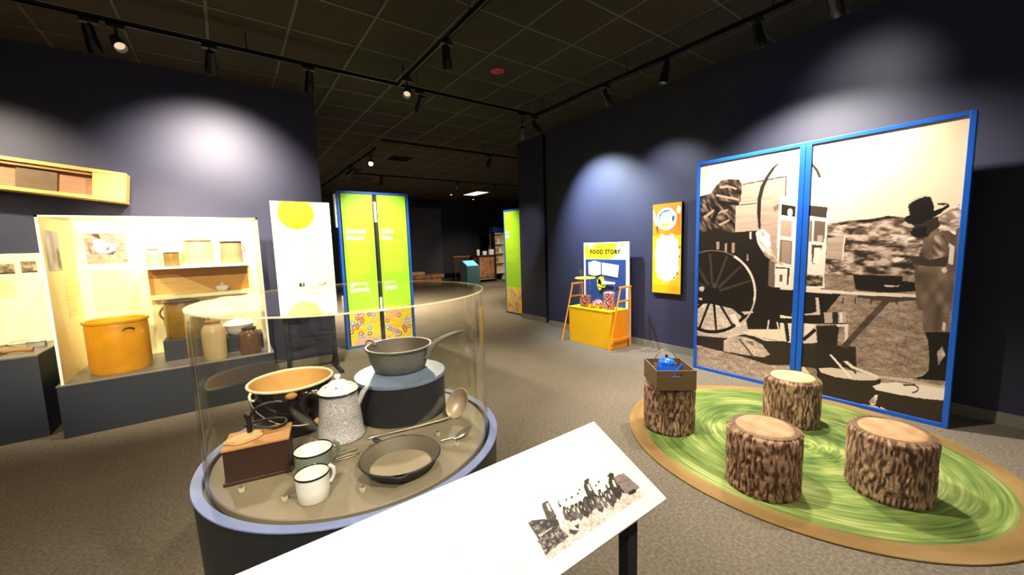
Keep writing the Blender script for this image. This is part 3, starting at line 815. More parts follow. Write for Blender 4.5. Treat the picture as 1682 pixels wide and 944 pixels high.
WARM = (1.0, 0.84, 0.62); NEUT = (1.0, 0.92, 0.80); COOL = (0.72, 0.84, 1.0)
LAMPS = [
    (-1.20, -0.70, (-0.9, 3.0, 0.0), 260, 62, 0.9, WARM, 'added fill spotlight behind the viewer flooding the carpet left of the round case'),  # added unseen flood to brighten the carpet
    (1.79, 3.35, (2.4, 4.2, 0.0), 165, 105, 0.9, WARM, 'added black fill spotlight flooding the carpet between the round case and the play counter'),  # extra flood added for floor brightness
    (3.85, 2.45, (3.3, 2.9, 0.0), 100, 100, 0.9, NEUT, 'added black fill spotlight over the carpet beside the wagon photograph'),  # flood head added to lift the carpet
    # x, y, target, watts, cone, blend, colour, label
    (0.05, 4.56, (0.0, 5.85, 2.25), 290, 95, 0.95, (1, 0.86, 0.72), 'black track spotlight over the middle of the large glass wall case'),
    (-1.95, 4.56, (-1.7, 5.85, 1.7), 150, 90, 0.9, WARM, 'black track spotlight at the far left end of the left wall track'),
    (-0.70, 4.56, (-0.5, 5.6, 1.2), 190, 66, 0.8, (1, 0.86, 0.60), 'black track spotlight aimed into the left half of the glass wall case'),
    (0.85, 4.56, (0.80, 5.4, 1.4), 230, 60, 0.8, NEUT, 'black track spotlight aimed at the yellow circle panel'),
    (1.79, 4.30, (0.40, 1.75, 0.85), 110, 44, 0.6, (1, 0.88, 0.68), 'black track spotlight where the two ceiling tracks meet, aimed down at the round case'),
    (-0.55, 4.56, (0.42, 1.60, 0.80), 135, 34, 0.6, (1, 0.86, 0.64), 'black track spotlight shining into the round case from its left side'),
    (1.79, 1.75, (3.10, 1.15, 0.1), 215, 66, 0.7, (1, 0.93, 0.78), 'black track spotlight above the green rug edge'),
    (3.85, 1.57, (4.47, 1.40, 1.5), 290, 120, 0.8, (1, 0.93, 0.82), 'black track spotlight just above the wagon photograph'),
    (3.85, 1.05, (4.9, 1.10, 2.9), 14, 70, 1.0, NEUT, 'black track spotlight lighting the wall above the right half of the wagon photograph'),
    (3.85, 3.23, (4.9, 3.00, 1.8), 78, 78, 0.9, (0.90, 0.93, 1.0), 'black track spotlight beside the red ceiling disc, above the orange panel'),
    (3.85, 4.56, (4.88, 4.10, 1.7), 400, 84, 0.9, COOL, 'black track spotlight at the corner of the tracks above the yellow play station'),
    (2.05, 4.56, (2.0, 6.35, 1.4), 300, 56, 0.8, (1, 0.96, 0.80), 'black track spotlight aimed at the pair of green panels'),
    (3.60, 4.56, (5.12, 6.9, 1.3), 120, 34, 0.7, NEUT, 'black cylinder spotlight hanging left of the dark wall pillar'),
]
for x, y, tg, w, cn, bl, co, lb in LAMPS:
    track_lamp(x, y, tg, w, cn, bl, co, lb, drop=0.12 if 'pillar' in lb else 0.0)
track_lamp(2.50, 8.05, (1.2, 4.2, 0.9), 450, 70, 0.7, WARM, 'glaring spotlight on the second ceiling track, facing the viewer', hot=True)
track_lamp(2.42, 9.30, (1.0, 10.5, 2.2), 120, 90, 0.8, WARM, 'spotlight on the ceiling track behind the glaring lamp, lighting the tiles beside it')
track_lamp(8.2, 10.2, (9.0, 14.0, 0.7), 220, 55, 0.7, WARM, 'distant spotlight aimed at the brown cabinet with white crocks')
track_lamp(5.6, 10.2, (7.2, 14.5, 0.3), 60, 60, 0.7, WARM, 'distant spotlight in the middle of the far ceiling track')
track_lamp(0.75, -0.70, (0.30, 0.80, 0.85), 170, 50, 0.6, NEUT, 'spotlight behind the viewer aimed at the sloping reading panel')
track_lamp(1.79, -0.70, (2.9, 0.9, 0.2), 40, 62, 0.7, NEUT, 'added fill spotlight behind the viewer aimed at the log stools')  # added unseen fill for the rug and stools
track_lamp(-0.9, -0.6, (0.25, 1.5, 0.85), 95, 40, 0.7, NEUT, 'spotlight behind the viewer aimed at the front of the round case')

track_lamp(4.6, 6.95, (4.2, 8.2, 0.0), 260, 110, 0.9, WARM, 'added bounce spotlight near the right end of the second ceiling track')  # added flood, its floor bounce lifts the ceiling
track_lamp(3.4, 10.2, (3.0, 10.6, 0.0), 1500, 120, 0.9, WARM, 'added bounce spotlight on the farthest track just right of the short lighting track')  # strong flood added so the floor bounces light upward
track_lamp(6.9, 10.2, (6.8, 11.5, 0.0), 300, 110, 0.9, WARM, 'added bounce spotlight on the farthest track before the narrow green panel')  # another flood added for bounce in the far gallery

def rail(name_label, p0, p1):
    """black lighting rail with drop rods to the ceiling"""
    v = Vector(p1) - Vector(p0); L = v.length
    t = thing('lighting_track', name_label, 'lighting track', (p0[0], p0[1], RAIL_Z), rz=math.atan2(v.y, v.x))
    mb = MB().box(0, L, -0.018, 0.018, 0.0, 0.012).box(0, L, -0.018, -0.008, 0.0, 0.035).box(0, L, 0.008, 0.018, 0.0, 0.035).box(0, L, -0.018, 0.018, 0.03, 0.035)
    obj('rail', mb, M['black'], t)
    n = max(2, int(L / 1.5) + 1)
    rod = None
    for k in range(n):
        x = 0.15 + (L - 0.3) * k / (n - 1)
        if rod is None: rod = mesh_of('drop_rod', MB().tube([(0, 0, 0.03), (0, 0, 0.18)], 0.005, 6), M['black'])
        obj('drop_rod', rod, None, t, loc=(x, 0, 0))
rail('long black lighting track parallel to the left wall', (-3.2, 4.56, 0), (3.87, 4.56, 0))
rail('black lighting track running from overhead to the junction behind the round case', (1.79, -1.6, 0), (1.79, 4.54, 0))
rail('black lighting track along the right wall above the wagon photograph', (3.85, -1.6, 0), (3.85, 4.54, 0))
rail('black lighting track beyond the left wall corner, ending at the glaring lamp', (2.36, 6.95, 0), (6.6, 6.95, 0))
rail('farthest black lighting track crossing the dark back gallery', (2.6, 10.2, 0), (9.2, 10.2, 0))
rail('short lighting track leading away over the green panels', (2.46, 7.6, 0), (2.46, 13.0, 0))
track_lamp(1.79, 0.4, (1.5, 1.6, 0.0), 70, 90, 0.9, WARM, 'added track fill spotlight over the carpet between reading panel and rug')  # flood added to brighten this stretch of carpet
track_lamp(-0.4, -0.70, (-0.45, 5.3, 1.0), 520, 26, 0.7, WARM, 'added fill spotlight behind the viewer aimed at the front of the glass wall case')  # added unseen frontal fill for the crocks in the case
track_lamp(-1.5, -0.70, (-1.9, 5.6, 1.1), 330, 22, 0.7, WARM, 'added fill spotlight behind the viewer aimed at the tall left plinth')  # added unseen lamp to brighten the cream panel
rail('black lighting track behind the viewer', (-1.8, -0.7, 0), (1.77, -0.7, 0))

# ------------------------------------------------------------------ room shell
CEIL = 3.6
struct('floor', MB().box(-5, 12, -4, 18, -0.05, 0.0), M['carpet'])
ceiling = struct('ceiling', MB().box(-5, 12, -4, 18, CEIL + 0.02, CEIL + 0.1), M['wall_dark'])
G = 0.61
gx = [1.27 + G * k for k in range(-10, 18)]
gy = [3.66 + G * k for k in range(-12, 24)]
tm = mesh_of('ceiling_tile', MB().box(0.014, G - 0.014, 0.014, G - 0.014, 0.0, 0.015), M['tile'])
rest = MB()
ntile = 0
VENTS = [(3.6, 8.9), (2.55, 10.85), (3.15, 12.1)]
def cell(px, py):
    return (int(math.floor((px - 1.27) / G)), int(math.floor((py - 3.66) / G)))
skip = {cell(*v) for v in VENTS} | {cell(8.1, 13.0), cell(8.1, 13.6)}
for i, x in enumerate(gx):
    for j, y in enumerate(gy):
        if cell(x + 0.3, y + 0.3) in skip: continue
        if -1.6 < x < 4.9 and 1.1 < y < 9.0 and not (x < 0.6 and y > 5.5):
            obj('ceiling_tile', tm, None, ceiling, loc=(x, y, CEIL + 0.004)); ntile += 1
        else:
            rest.box(x + 0.014, x + G - 0.014, y + 0.014, y + G - 0.014, CEIL + 0.004, CEIL + 0.019)
obj('distant_tiles', rest, M['tile'], ceiling, kind='stuff')
bars = MB()
for x in gx: bars.box(x - 0.011, x + 0.011, -4, 18, CEIL, CEIL + 0.02)
for y in gy: bars.box(-5, 12, y - 0.012, y + 0.012, CEIL - 0.0005, CEIL + 0.02)
obj('ceiling_grid', bars, M['tbar'], ceiling, kind='stuff')
for (vx, vy), lb in zip(VENTS, ('dark square air vent in the ceiling right of the glaring lamp', 'dark ceiling air vent beside the short lighting track', 'small dark ceiling vent farthest along the short lighting track')):
    ci, cj = cell(vx, vy); x = 1.27 + G * ci + G / 2; y = 3.66 + G * cj + G / 2
    t = thing('ceiling_vent', lb, 'vent', (x, y, CEIL))
    obj('vent_frame', MB().box(-0.29, 0.29, -0.29, -0.25, -0.012, 0.02).box(-0.29, 0.29, 0.25, 0.29, -0.012, 0.02).box(-0.29, -0.25, -0.25, 0.25, -0.012, 0.02).box(0.25, 0.29, -0.25, 0.25, -0.012, 0.02), M['black_matte'], t)
    sl = mesh_of('slat', MB().box(-0.25, 0.25, -0.022, 0.022, -0.002, 0.002, Matrix.Rotation(R(35), 4, 'X')), M['black'])
    for k in range(7): obj('slat', sl, None, t, loc=(0, -0.21 + 0.07 * k, 0.004))
t = thing('ceiling_troffer', 'glowing pinkish white ceiling light panel in the far gallery', 'ceiling light', (8.1, 13.28, CEIL))
obj('diffuser', MB().box(-0.27, 0.27, -0.54, 0.54, -0.004, 0.004), M['troffer'], t)
obj('frame', MB().box(-0.3, 0.3, -0.57, -0.54, -0.008, 0.01).box(-0.3, 0.3, 0.54, 0.57, -0.008, 0.01).box(-0.3, -0.27, -0.54, 0.54, -0.008, 0.01).box(0.27, 0.3, -0.54, 0.54, -0.008, 0.01), M['tbar'], t)
t = thing('red_ceiling_disc', 'dull red round disc fixed flat on the dark ceiling', 'disc', (2.78, 3.96, CEIL))
obj('disc', MB().lathe([(0.0, -0.012), (0.075, -0.012), (0.085, -0.006), (0.085, 0.003), (0.0, 0.003)], 32), M['scarlet'], t)
obj('centre_cap', MB().lathe([(0.0, -0.02), (0.02, -0.018), (0.024, -0.011), (0.0, -0.011)], 16), M['scarlet'], t)
for k, (dx, dy, lb) in enumerate(((6.55, 11.9, 'leftmost small recessed downlight in the dark far ceiling'), (7.35, 13.9, 'small recessed downlight between the glowing panel and the green panels'), (8.95, 14.9, 'small recessed downlight just under the glowing ceiling panel'))):
    t = thing('recessed_downlight', lb, 'downlight', (dx, dy, CEIL))
    obj('trim_ring', MB().lathe([(0.035, -0.012), (0.075, -0.010), (0.08, 0.0), (0.035, 0.0)], 24, closed=True), M['black'], t)
    obj('lens', MB().lathe([(0.0, -0.016), (0.03, -0.014), (0.04, -0.004), (0.0, -0.004)], 20), M['lamp_glass'], t)

# walls
struct('wall_left', MB().box(-5, 1.12, 5.85, 6.20, 0, CEIL + 0.01), M['wall'])
struct('wall_right', MB().box(4.9, 5.12, -4, 5.52, 0, CEIL + 0.01), M['wall'])
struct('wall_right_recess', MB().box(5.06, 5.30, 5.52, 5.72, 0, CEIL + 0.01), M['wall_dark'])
struct('wall_right_pillar', MB().box(5.0, 5.42, 5.72, 6.50, 0, CEIL + 0.01), M['wall'])
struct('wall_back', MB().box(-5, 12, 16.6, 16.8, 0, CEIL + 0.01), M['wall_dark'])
struct('wall_far_left', MB().box(-5.0, -4.9, -4, 5.85, 0, CEIL + 0.01), M['wall'])
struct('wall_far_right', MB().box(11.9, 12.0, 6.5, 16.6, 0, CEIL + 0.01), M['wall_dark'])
struct('wall_back_partition', MB().box(5.6, 7.6, 15.4, 15.55, 0, 3.2), M['wall_dark'])
struct('wall_gallery_left', MB().box(0.9, 1.12, 6.20, 16.6, 0, CEIL + 0.01), M['wall'])
def skirt(name, x0, x1, y0, y1):
    struct(name, MB().box(x0, x1, y0, y1, 0, 0.10).box(x0 - 0.003, x1 + 0.003, y0 - 0.003, y1 + 0.003, 0, 0.012), M['base'])
skirt('baseboard_left', -4.9, 1.125, 5.838, 5.85)
skirt('baseboard_right', 4.888, 4.90, -4, 5.52)
skirt('baseboard_pillar', 4.988, 5.0, 5.715, 6.505)
skirt('baseboard_back', -4.9, 11.9, 16.588, 16.6)

# ------------------------------------------------------------------ wagon photograph board
def sepia(g):
    return (min(255, g), g * (0.78 + 0.18 * (g / 255) ** 2), g * (0.62 + 0.30 * (g / 255) ** 2))
def paint_art(sh, art, flipy=False):
    W_ = {1: np.clip((vnoise(sh.X, sh.Y + 0.15 * sh.X, 13, 38, 1) * 0.65 + vnoise(sh.X, sh.Y, 45, 100, 2) * 0.35 - 0.5) * 2.2 + 0.5, 0, 1),
          2: vnoise(sh.X, sh.Y, 18, 40, 3) * 0.45 + vnoise(sh.X, sh.Y, 80, 130, 4) * 0.55,
          3: vnoise(sh.X + 0.6 * sh.Y, sh.Y, 45, 20, 5), 4: vnoise(sh.X, sh.Y, 6, 50, 6), 5: vnoise(sh.X, sh.Y, 25, 12, 7)}
    AMP = {1: 150, 2: 90, 3: 140, 4: 22, 5: 60}
    for g, f, pts in art:
        p = [tuple(int(q) / 1000 for q in s.split(',')) for s in pts.split()]
        sl, ins = sh.mask(p)
        if f == 0:
            sh.C[sl][ins] = sepia(g)
        else:
            gg = np.clip(g + (W_[f][sl][ins] - 0.5) * AMP[f], 14, 245)[:, None]
            sh.C[sl][ins] = np.concatenate([gg, gg * (0.78 + 0.18 * (gg / 255) ** 2), gg * (0.62 + 0.30 * (gg / 255) ** 2)], 1)

def blue_board(name, label, cat, mtx, w, h_, mid, deep=0.09):
    """freestanding blue frame holding two tall sheets; local x right, y up, z towards the viewer"""
    t = thing(name, label, cat)
    t.matrix_world = mtx
    fw = 0.035
    obj('frame', MB().box(0, fw, 0, h_, -deep, 0).box(w - fw, w, 0, h_, -deep, 0).box(fw, w - fw, h_ - fw, h_, -deep, 0).box(fw, w - fw, 0, fw, -deep, 0), M['blue'], t, bevel=0.003)
    obj('backing', MB().box(fw, w - fw, fw, h_ - fw, -deep + 0.01, -0.02), M['drum'], t)
    if mid:
        a, b = mid
        c = (a + b) / 2
        obj('centre_post', MB().box(a, c - 0.002, fw, h_ - fw, -deep + 0.005, 0.004), M['blue'], t, bevel=0.003)
        obj('centre_post', MB().box(c + 0.002, b, fw, h_ - fw, -deep + 0.005, 0.004), M['blue'], t, bevel=0.003)
    for x in (0.12, w - 0.12):
        obj('rear_foot', MB().box(x - 0.03, x + 0.03, 0, 0.03, -deep - 0.22, -deep).prism([(0, 0), (0.2, 0), (0, 0.35)], x - 0.006, x + 0.006, Matrix(((0, 0, 1, 0), (0, 1, 0, 0.03), (-1, 0, 0, -deep), (0, 0, 0, 1)))), M['black_matte'], t)
    return t

mur = blue_board('photo_mural_board', 'large blue framed sepia photograph of a chuck wagon, standing by the right wall', 'photo board',
                 frame((4.47, 2.425, 0.0), (0, -1, 0), (0, 0, 1)), 2.08, 2.425, (1.0, 1.095))
for nm, x0, x1 in (('photo_print', 0.035, 1.0), ('photo_print', 1.095, 2.045)):
    sh = Sheet(x0, x1, 0.035, 2.39, 0.005, (222, 198, 168))
    sh.C += (vnoise(sh.X, sh.Y, 3, 3, 9) - 0.5)[..., None] * 8
    sh.X = sh.X - 0.015; sh.xs = sh.xs - 0.015
    paint_art(sh, MURAL_ART)
    sh.X = sh.X + 0.015; sh.xs = sh.xs + 0.015
    sh.build(nm, Matrix.Translation((0, 0, -0.015)), mur)

# ------------------------------------------------------------------ green twin boards
def green_sheet(parent, x0, x1, h_, head, seed, gap=0.0):
    w = x1 - x0
    sh = Sheet(x0, x1, 0.04, h_ - 0.04, 0.006, (150, 206, 40))
    sh.rect((222, 196, 36), x0, x1, 0, 0.62)
    r = random.Random(seed)
    for k in range(14):   # bananas and swirls of gold
        cx, cy = r.uniform(x0, x1), r.uniform(0.06, 0.6)
        a0 = r.uniform(0, 6.28); rr = r.uniform(0.05, 0.09)
        pts = [(cx + rr * math.cos(a0 + a), cy + rr * 0.7 * math.sin(a0 + a)) for a in np.linspace(0, 2, 8)] + [(cx + (rr - 0.02) * math.cos(a0 + a), cy + (rr - 0.02) * 0.7 * math.sin(a0 + a)) for a in np.linspace(2, 0, 8)]
        sh.poly(r.choice([(248, 232, 40), (224, 168, 44), (250, 222, 90)]), pts)
    for k in range(6):
        sh.disc((226, 168, 130), r.uniform(x0, x1), r.uniform(0.05, 0.58), r.uniform(0.05, 0.09))
    for k in range(24):
        cx, cy = r.uniform(x0 + 0.01, x1 - 0.01), r.uniform(0.05, 0.58); q = r.uniform(0.026, 0.040)
        c = r.choice([(150, 84, 60), (128, 70, 50), (74, 138, 200), (150, 84, 60), (214, 120, 130), (96, 150, 190)])
        sh.disc(c, cx, cy, q); sh.disc(tuple(min(255, v + 60) for v in c), cx - 0.003, cy + 0.004, q * 0.7, q * 0.5); sh.disc((240, 214, 190), cx, cy, q * 0.38)
    for k in range(2):
        cx, cy = r.uniform(x0 + 0.08, x1 - 0.08), r.uniform(0.1, 0.5)
        sh.disc((176, 104, 40), cx, cy, 0.034, ry=0.055); sh.disc((214, 150, 84), cx - 0.004, cy, 0.014, ry=0.034)
    sh.textlines((196, 214, 60), x0 + 0.05, x1 - 0.06, 1.16, 1.68, 0.035, 0.014, seed)
    sh.build('printed_sheet', Matrix.Translation((0, 0, 0.004)), parent)
    y = 2.00
    for ln in head:
        lettering('heading', ln, 0.105, M['text_white'], Matrix.Translation((x0 + 0.035, y - 0.19, 0.008)), parent, shear=0.2, bold=0.0035, sx=0.82)
        y -= 0.105

gb = blue_board('green_panel_board', 'blue framed board of two green panels with cereal pattern, behind the yellow circle panel', 'panel board',
                frame((1.42, 6.34, 0.0), (1, 0, 0), (0, 0, 1)), 1.12, 2.45, None, deep=0.12)
green_sheet(gb, 0.055, 0.525, 2.45, ('Seasonal', 'Flavors!'), 3)
green_sheet(gb, 0.595, 1.065, 2.45, ('Italian', 'Ideas'), 8)
obj('centre_rod', MB().box(0.548, 0.572, 0.04, 2.40, -0.01, 0.006), M['black_matte'], gb)
obj('centre_cover', MB().box(0.540, 0.580, 1.98, 2.30, -0.005, 0.012), M['white'], gb, bevel=0.002)
obj('edge_strip', MB().box(-0.028, -0.004, 1.9, 2.40, -0.10, -0.02), M['white'], gb)
gb2 = blue_board('narrow_green_panel_board', 'single narrow green panel in a dark blue frame beyond the wall pillar', 'panel board',
                 frame((5.14, 7.28, 0.0), (0, -1, 0), (0, 0, 1)), 0.66, 2.33, None, deep=0.08)
green_sheet(gb2, 0.045, 0.615, 2.33, ('Raw', 'Milk'), 15)

# ------------------------------------------------------------------ pale panel with yellow circle
yp = thing('circle_panel', 'pale yellow text panel with a yellow circle on black legs, beside the left wall corner', 'panel', (0.80, 5.45, 0))
obj('board', MB().box(-0.326, 0.326, -0.012, 0.016, 0.755, 2.16), M['black_matte'], yp)
sh = Sheet(-0.324, 0.324, 0.758, 2.157, 0.006, (250, 247, 214))
sh.disc((242, 230, 24), -0.06, 2.02, 0.20)
sh.poly((250, 247, 214), [(-0.324, 2.16), (-0.27, 2.16), (-0.27, 1.80), (-0.324, 1.80)])
sh.textlines((214, 210, 150), -0.09, 0.2, 1.66, 1.76, 0.07, 0.03, 4)
sh.textlines((224, 220, 160), -0.06, 0.2, 1.26, 1.60, 0.04, 0.012, 5)
sh.rect((40, 40, 30), -0.09, -0.035, 1.10, 1.165); sh.rect((250, 247, 214), -0.065, -0.05, 1.13, 1.165)
sh.poly((120, 116, 80), [(0.05, 1.112), (0.20, 1.118), (0.215, 1.135), (0.20, 1.16), (0.19, 1.128), (0.05, 1.120)])
sh.build('printed_sheet', frame((0, -0.0135, 0), (1, 0, 0), (0, 0, 1)), yp)
for sx in (-0.27, 0.27):
    obj('leg', MB().box(sx - 0.022, sx + 0.022, 0.018, 0.05, 0.03, 2.05), M['black_matte'], yp, bevel=0.002)
    obj('foot', MB().box(sx - 0.025, sx + 0.025, -0.28, 0.30, 0.0, 0.03), M['black_matte'], yp, bevel=0.004)
    obj('brace', MB().tube([(sx, 0.05, 0.42), (sx, 0.24, 0.03)], 0.012, 8), M['black_matte'], yp)
obj('cross_rail', MB().box(-0.25, 0.25, 0.022, 0.045, 0.40, 0.44), M['black_matte'], yp)

# ------------------------------------------------------------------ hanging trough on the left wall
tr = thing('wooden_trough', 'long pale wooden trough with raised rails hanging on the left wall', 'trough', (-0.76, 5.845, 2.255), rot=(0, R(6.5), 0))
L_ = 1.75
obj('back_board', MB().box(-L_, -0.2, -0.16, -0.13, -0.113, 0.113), M['wood_pink'], tr)
obj('top_rail', MB().box(-L_, 0, -0.22, -0.005, 0.115, 0.150), M['wood_light'], tr, bevel=0.003)
obj('bottom_rail', MB().box(-L_, 0, -0.22, -0.005, -0.150, -0.115), M['wood_light'], tr, bevel=0.003)
obj('end_board', MB().box(-0.24, 0.002, -0.222, -0.03, -0.113, 0.113), M['wood_light'], tr, bevel=0.003)
obj('cross_panel', MB().box(-0.74, -0.48, -0.175, -0.161, -0.113, 0.113), M['wood_crate'], tr, label='darker middle board', bevel=0.002)
obj('inner_slat', MB().box(-L_, -0.24, -0.20, -0.17, 0.085, 0.113), M['wood_mid'], tr)
for x in (-0.30, -1.2):
    for z_ in (0.152, -0.118): obj('peg', MB().lathe([(0.0, -0.002), (0.012, -0.002), (0.012, 0.006), (0.0, 0.008)], 10, (x, -0.15, z_)), M['wood_pink'], tr)

# ------------------------------------------------------------------ low plinth and panel at far left
lc = thing('side_plinth', 'tall slate grey plinth at the left edge of the picture', 'plinth', (-2.2, 5.47, 0))
obj('body', MB().box(-1.4, 0.815, -0.38, 0.375, 0.0, 0.722), M['plinth'], lc, bevel=0.003)
obj('top_board', MB().box(-1.4, 0.818, -0.384, 0.375, 0.722, 0.737), M['plinth_top'], lc, bevel=0.002)
lp = thing('cream_backdrop_panel', 'bright cream wall panel with two small photographs above the tall plinth', 'panel', (-2.2, 5.845, 0.74))
obj('board', MB().box(-1.2, 0.82, -0.02, 0.0, 0, 0.875), M['cream'], lp, bevel=0.002)
for (x0, x1, z0, z1, sd) in ((0.30, 0.565, 0.685, 0.780, 3), (0.605, 0.705, 0.69, 0.80, 5)):
    sh = Sheet(x0, x1, z0, z1, 0.005, (170, 150, 110))
    g = 60 + 150 * (vnoise(sh.X, sh.Y, 34, 34, sd) * 0.6 + vnoise(sh.X, sh.Y, 90, 90, sd + 1) * 0.4)
    sh.C = np.stack([g, g * 0.88, g * 0.66], -1)
    sh.rect((50, 38, 20), x0, x1, z0, z0 + 0.012)
    sh.build('photo_print', frame((0, -0.0215, 0), (1, 0, 0), (0, 0, 1)), lp)
sh = Sheet(0.25, 0.55, 0.46, 0.62, 0.006, (240, 232, 160)); sh.textlines((208, 196, 120), 0.28, 0.53, 0.48, 0.62, 0.02, 0.007, 6)
sh.build('caption_text', frame((0, -0.0212, 0), (1, 0, 0), (0, 0, 1)), lp)
# things lying on the tall plinth
t = thing('wooden_paddle', 'flat weathered wooden butter paddle lying on the tall left plinth', 'paddle', (-1.66, 5.34, 0.7385), rz=R(-8))
obj('blade', MB().prism([(-0.34, -0.10), (-0.05, -0.11), (0.02, -0.06), (0.02, 0.06), (-0.05, 0.11), (-0.34, 0.10)], 0.0, 0.03), M['wood_mid'], t, bevel=0.006)
obj('grip', MB().tube([(0.02, 0, 0.016), (0.10, 0, 0.022), (0.20, 0, 0.016)], [0.014, 0.015, 0.018], 10), M['wood_mid'], t)
t = thing('wire_whisk', 'grey wire whisk beside the wooden paddle on the tall left plinth', 'whisk', (-1.72, 5.60, 0.738), rz=R(10))
for k in range(3):
    a = R(60 * k)
    obj('wire_loop', MB().tube([(0.02 + 0.16 * (1 - math.cos(s)) / 2 * 1.0, 0.035 * math.sin(s) * math.cos(a), 0.037 + 0.030 * math.sin(s) * math.sin(a)) for s in np.linspace(0, 2 * PI, 20)], 0.002, 6), M['wire'], t)
obj('grip', MB().tube([(0.02, 0, 0.037), (-0.08, 0, 0.030), (-0.16, 0, 0.013)], 0.0115, 10), M['wood_mid'], t)
t = thing('tin_box', 'low pale tin box nearest the right corner of the tall left plinth', 'box', (-1.50, 5.55, 0.738), rz=R(4))
obj('body', MB().box(-0.055, 0.055, -0.04, 0.04, 0, 0.045), M['grey'], t, bevel=0.004)
obj('lid', MB().box(-0.058, 0.058, -0.043, 0.043, 0.045, 0.058), M['steel'], t, bevel=0.003)

# ------------------------------------------------------------------ big glass wall case
PZ = 0.47
wp = thing('case_plinth', 'long low slate plinth under the large glass wall case', 'plinth', (0, 0, 0))
wc = thing('wall_display_case', 'large glass and cream display case against the left wall, holding stoneware crocks', 'display case', (0, 0, 0))
obj('plinth', MB().box(-1.26, 0.335, 4.90, 5.845, 0, PZ - 0.012), M['plinth'], wp, bevel=0.003)
obj('plinth_top', MB().box(-1.263, 0.338, 4.897, 5.845, PZ - 0.012, PZ), M['plinth_top'], wp, bevel=0.002)
obj('back_panel', MB().box(-1.24, 0.31, 5.80, 5.84, PZ, 1.93), M['cream'], wc)
obj('side_reflection_panel', MB().box(-1.235, -1.223, 4.93, 5.80, PZ, 1.915), M['cream_deep'], wc)  # opaque board standing in for a reflection in the side glass
obj('shelf', MB().box(-0.70, 0.225, 5.42, 5.80, 1.412, 1.434), M['white'], wc, bevel=0.002)
obj('shelf_shade_panel', MB().box(-0.70, 0.205, 5.785, 5.80, 1.12, 1.412), M['gold'], wc)  # gold-brown board painted in place of shade under the shelf
obj('shelf_shade_wedge', MB().prism([(-0.66, 1.12), (-0.66, 1.34), (-0.46, 1.34), (-0.12, 1.12)], 0, 0.006, frame((0, 5.785, 0), (1, 0, 0), (0, 0, 1))), M['wood_light'], wc)  # paler wedge, the lighter part of the painted shade
obj('ledge', MB().box(-0.70, 0.225, 5.60, 5.80, 1.08, 1.12), M['cream'], wc, bevel=0.002)
for nm, b in (('front_glass', (-1.22, 0.30, 4.93, 4.936, PZ, 1.905)), ('right_glass', (0.294, 0.30, 4.936, 5.80, PZ, 1.905)), ('top_glass', (-1.235, 0.30, 4.93, 5.80, 1.905, 1.911))):
    obj(nm, MB().box(*b), M['glass_case'], wc)
obj('edge_trim', MB().box(-1.236, -1.218, 4.922, 4.938, PZ, 1.918).box(0.288, 0.306, 4.922, 4.938, PZ, 1.918).box(-1.236, 0.306, 4.922, 4.938, 1.900, 1.918), M['white'], wc)
# its photographs and captions; side prints are painted glass reflections
sh = Sheet(-1.145, -0.845, 1.49, 1.805, 0.005, (206, 184, 166))
def q(pts): return [(-1.145 + 0.30 * (x - 90) / 1090, 1.80 - 0.31 * (y - 130) / 710) for x, y in pts]
g = 150 + 60 * (vnoise(sh.X, sh.Y, 30, 60, 3) - 0.5)
sh.C = np.stack([g, g * 0.9, g * 0.82], -1)
sh.poly((206, 190, 178), q([(320, 270), (520, 250), (700, 330), (900, 380), (900, 540), (700, 600), (440, 590), (300, 500)]))
for c, pts in (((70, 56, 44), [(270, 150), (480, 130), (540, 270), (430, 240)]), ((60, 48, 40), [(620, 610), (780, 570), (910, 530), (880, 560), (800, 640)]), ((100, 86, 76), [(500, 400), (600, 380), (590, 420)]),
               ((90, 76, 66), [(600, 530), (700, 440), (740, 470), (660, 540)]), ((110, 96, 80), [(150, 430), (200, 450), (260, 600), (200, 600)]), ((110, 90, 66), [(1020, 760), (1200, 770), (1190, 810), (1050, 800)]),
               ((150, 136, 120), [(830, 200), (920, 170), (900, 230)]), ((150, 136, 120), [(900, 290), (970, 260), (960, 310)]), ((176, 140, 112), [(220, 740), (800, 720), (1180, 810), (1180, 840), (200, 850)]),
               ((160, 136, 116), [(800, 590), (1140, 590), (1150, 640), (850, 650)])):
    sh.poly(c, q(pts))
sh.build('photo_print', frame((0, 5.7985, 0), (1, 0, 0), (0, 0, 1)), wc)
sh = Sheet(-1.14, -0.80, 0.98, 1.42, 0.007, (240, 232, 160)); sh.textlines((232, 224, 148), -1.12, -0.84, 1.0, 1.42, 0.026, 0.009, 8)
sh.build('caption_text', frame((0, 5.7987, 0), (1, 0, 0), (0, 0, 1)), wc)
sh = Sheet(5.02, 5.36, 1.45, 1.80, 0.006, (170, 164, 176))
g = 150 + 70 * (vnoise(sh.X, sh.Y, 12, 8, 3) - 0.4) ; sh.C = np.stack([g * 1.02, g * 0.97, g], -1)
sh.poly((84, 76, 50), [(5.26, 1.47), (5.34, 1.47), (5.33, 1.62), (5.28, 1.66)])
sh.build('side_photo_reflection', frame((-1.2215, 0, 0), (0, 1, 0), (0, 0, 1)), wc)
sh = Sheet(5.36, 5.66, 1.0, 1.38, 0.007, (226, 208, 128)); sh.textlines((190, 172, 100), 5.38, 5.64, 1.0, 1.38, 0.03, 0.010, 18)
sh.build('side_caption_reflection', frame((-1.2214, 0, 0), (0, 1, 0), (0, 0, 1)), wc)
t = thing('grey_display_block', 'small slate display block under the tall dark crock in the wall case', 'display block', (-0.42, 5.42, PZ))
obj('block', MB().box(-0.17, 0.17, -0.16, 0.16, 0, 0.21), M['plinth'], t, bevel=0.003)
t = thing('grey_display_block', 'slate display block under the white basin in the wall case', 'display block', (0.08, 5.36, PZ))
obj('block', MB().box(-0.19, 0.19, -0.14, 0.14, 0, 0.17), M['plinth'], t, bevel=0.003)

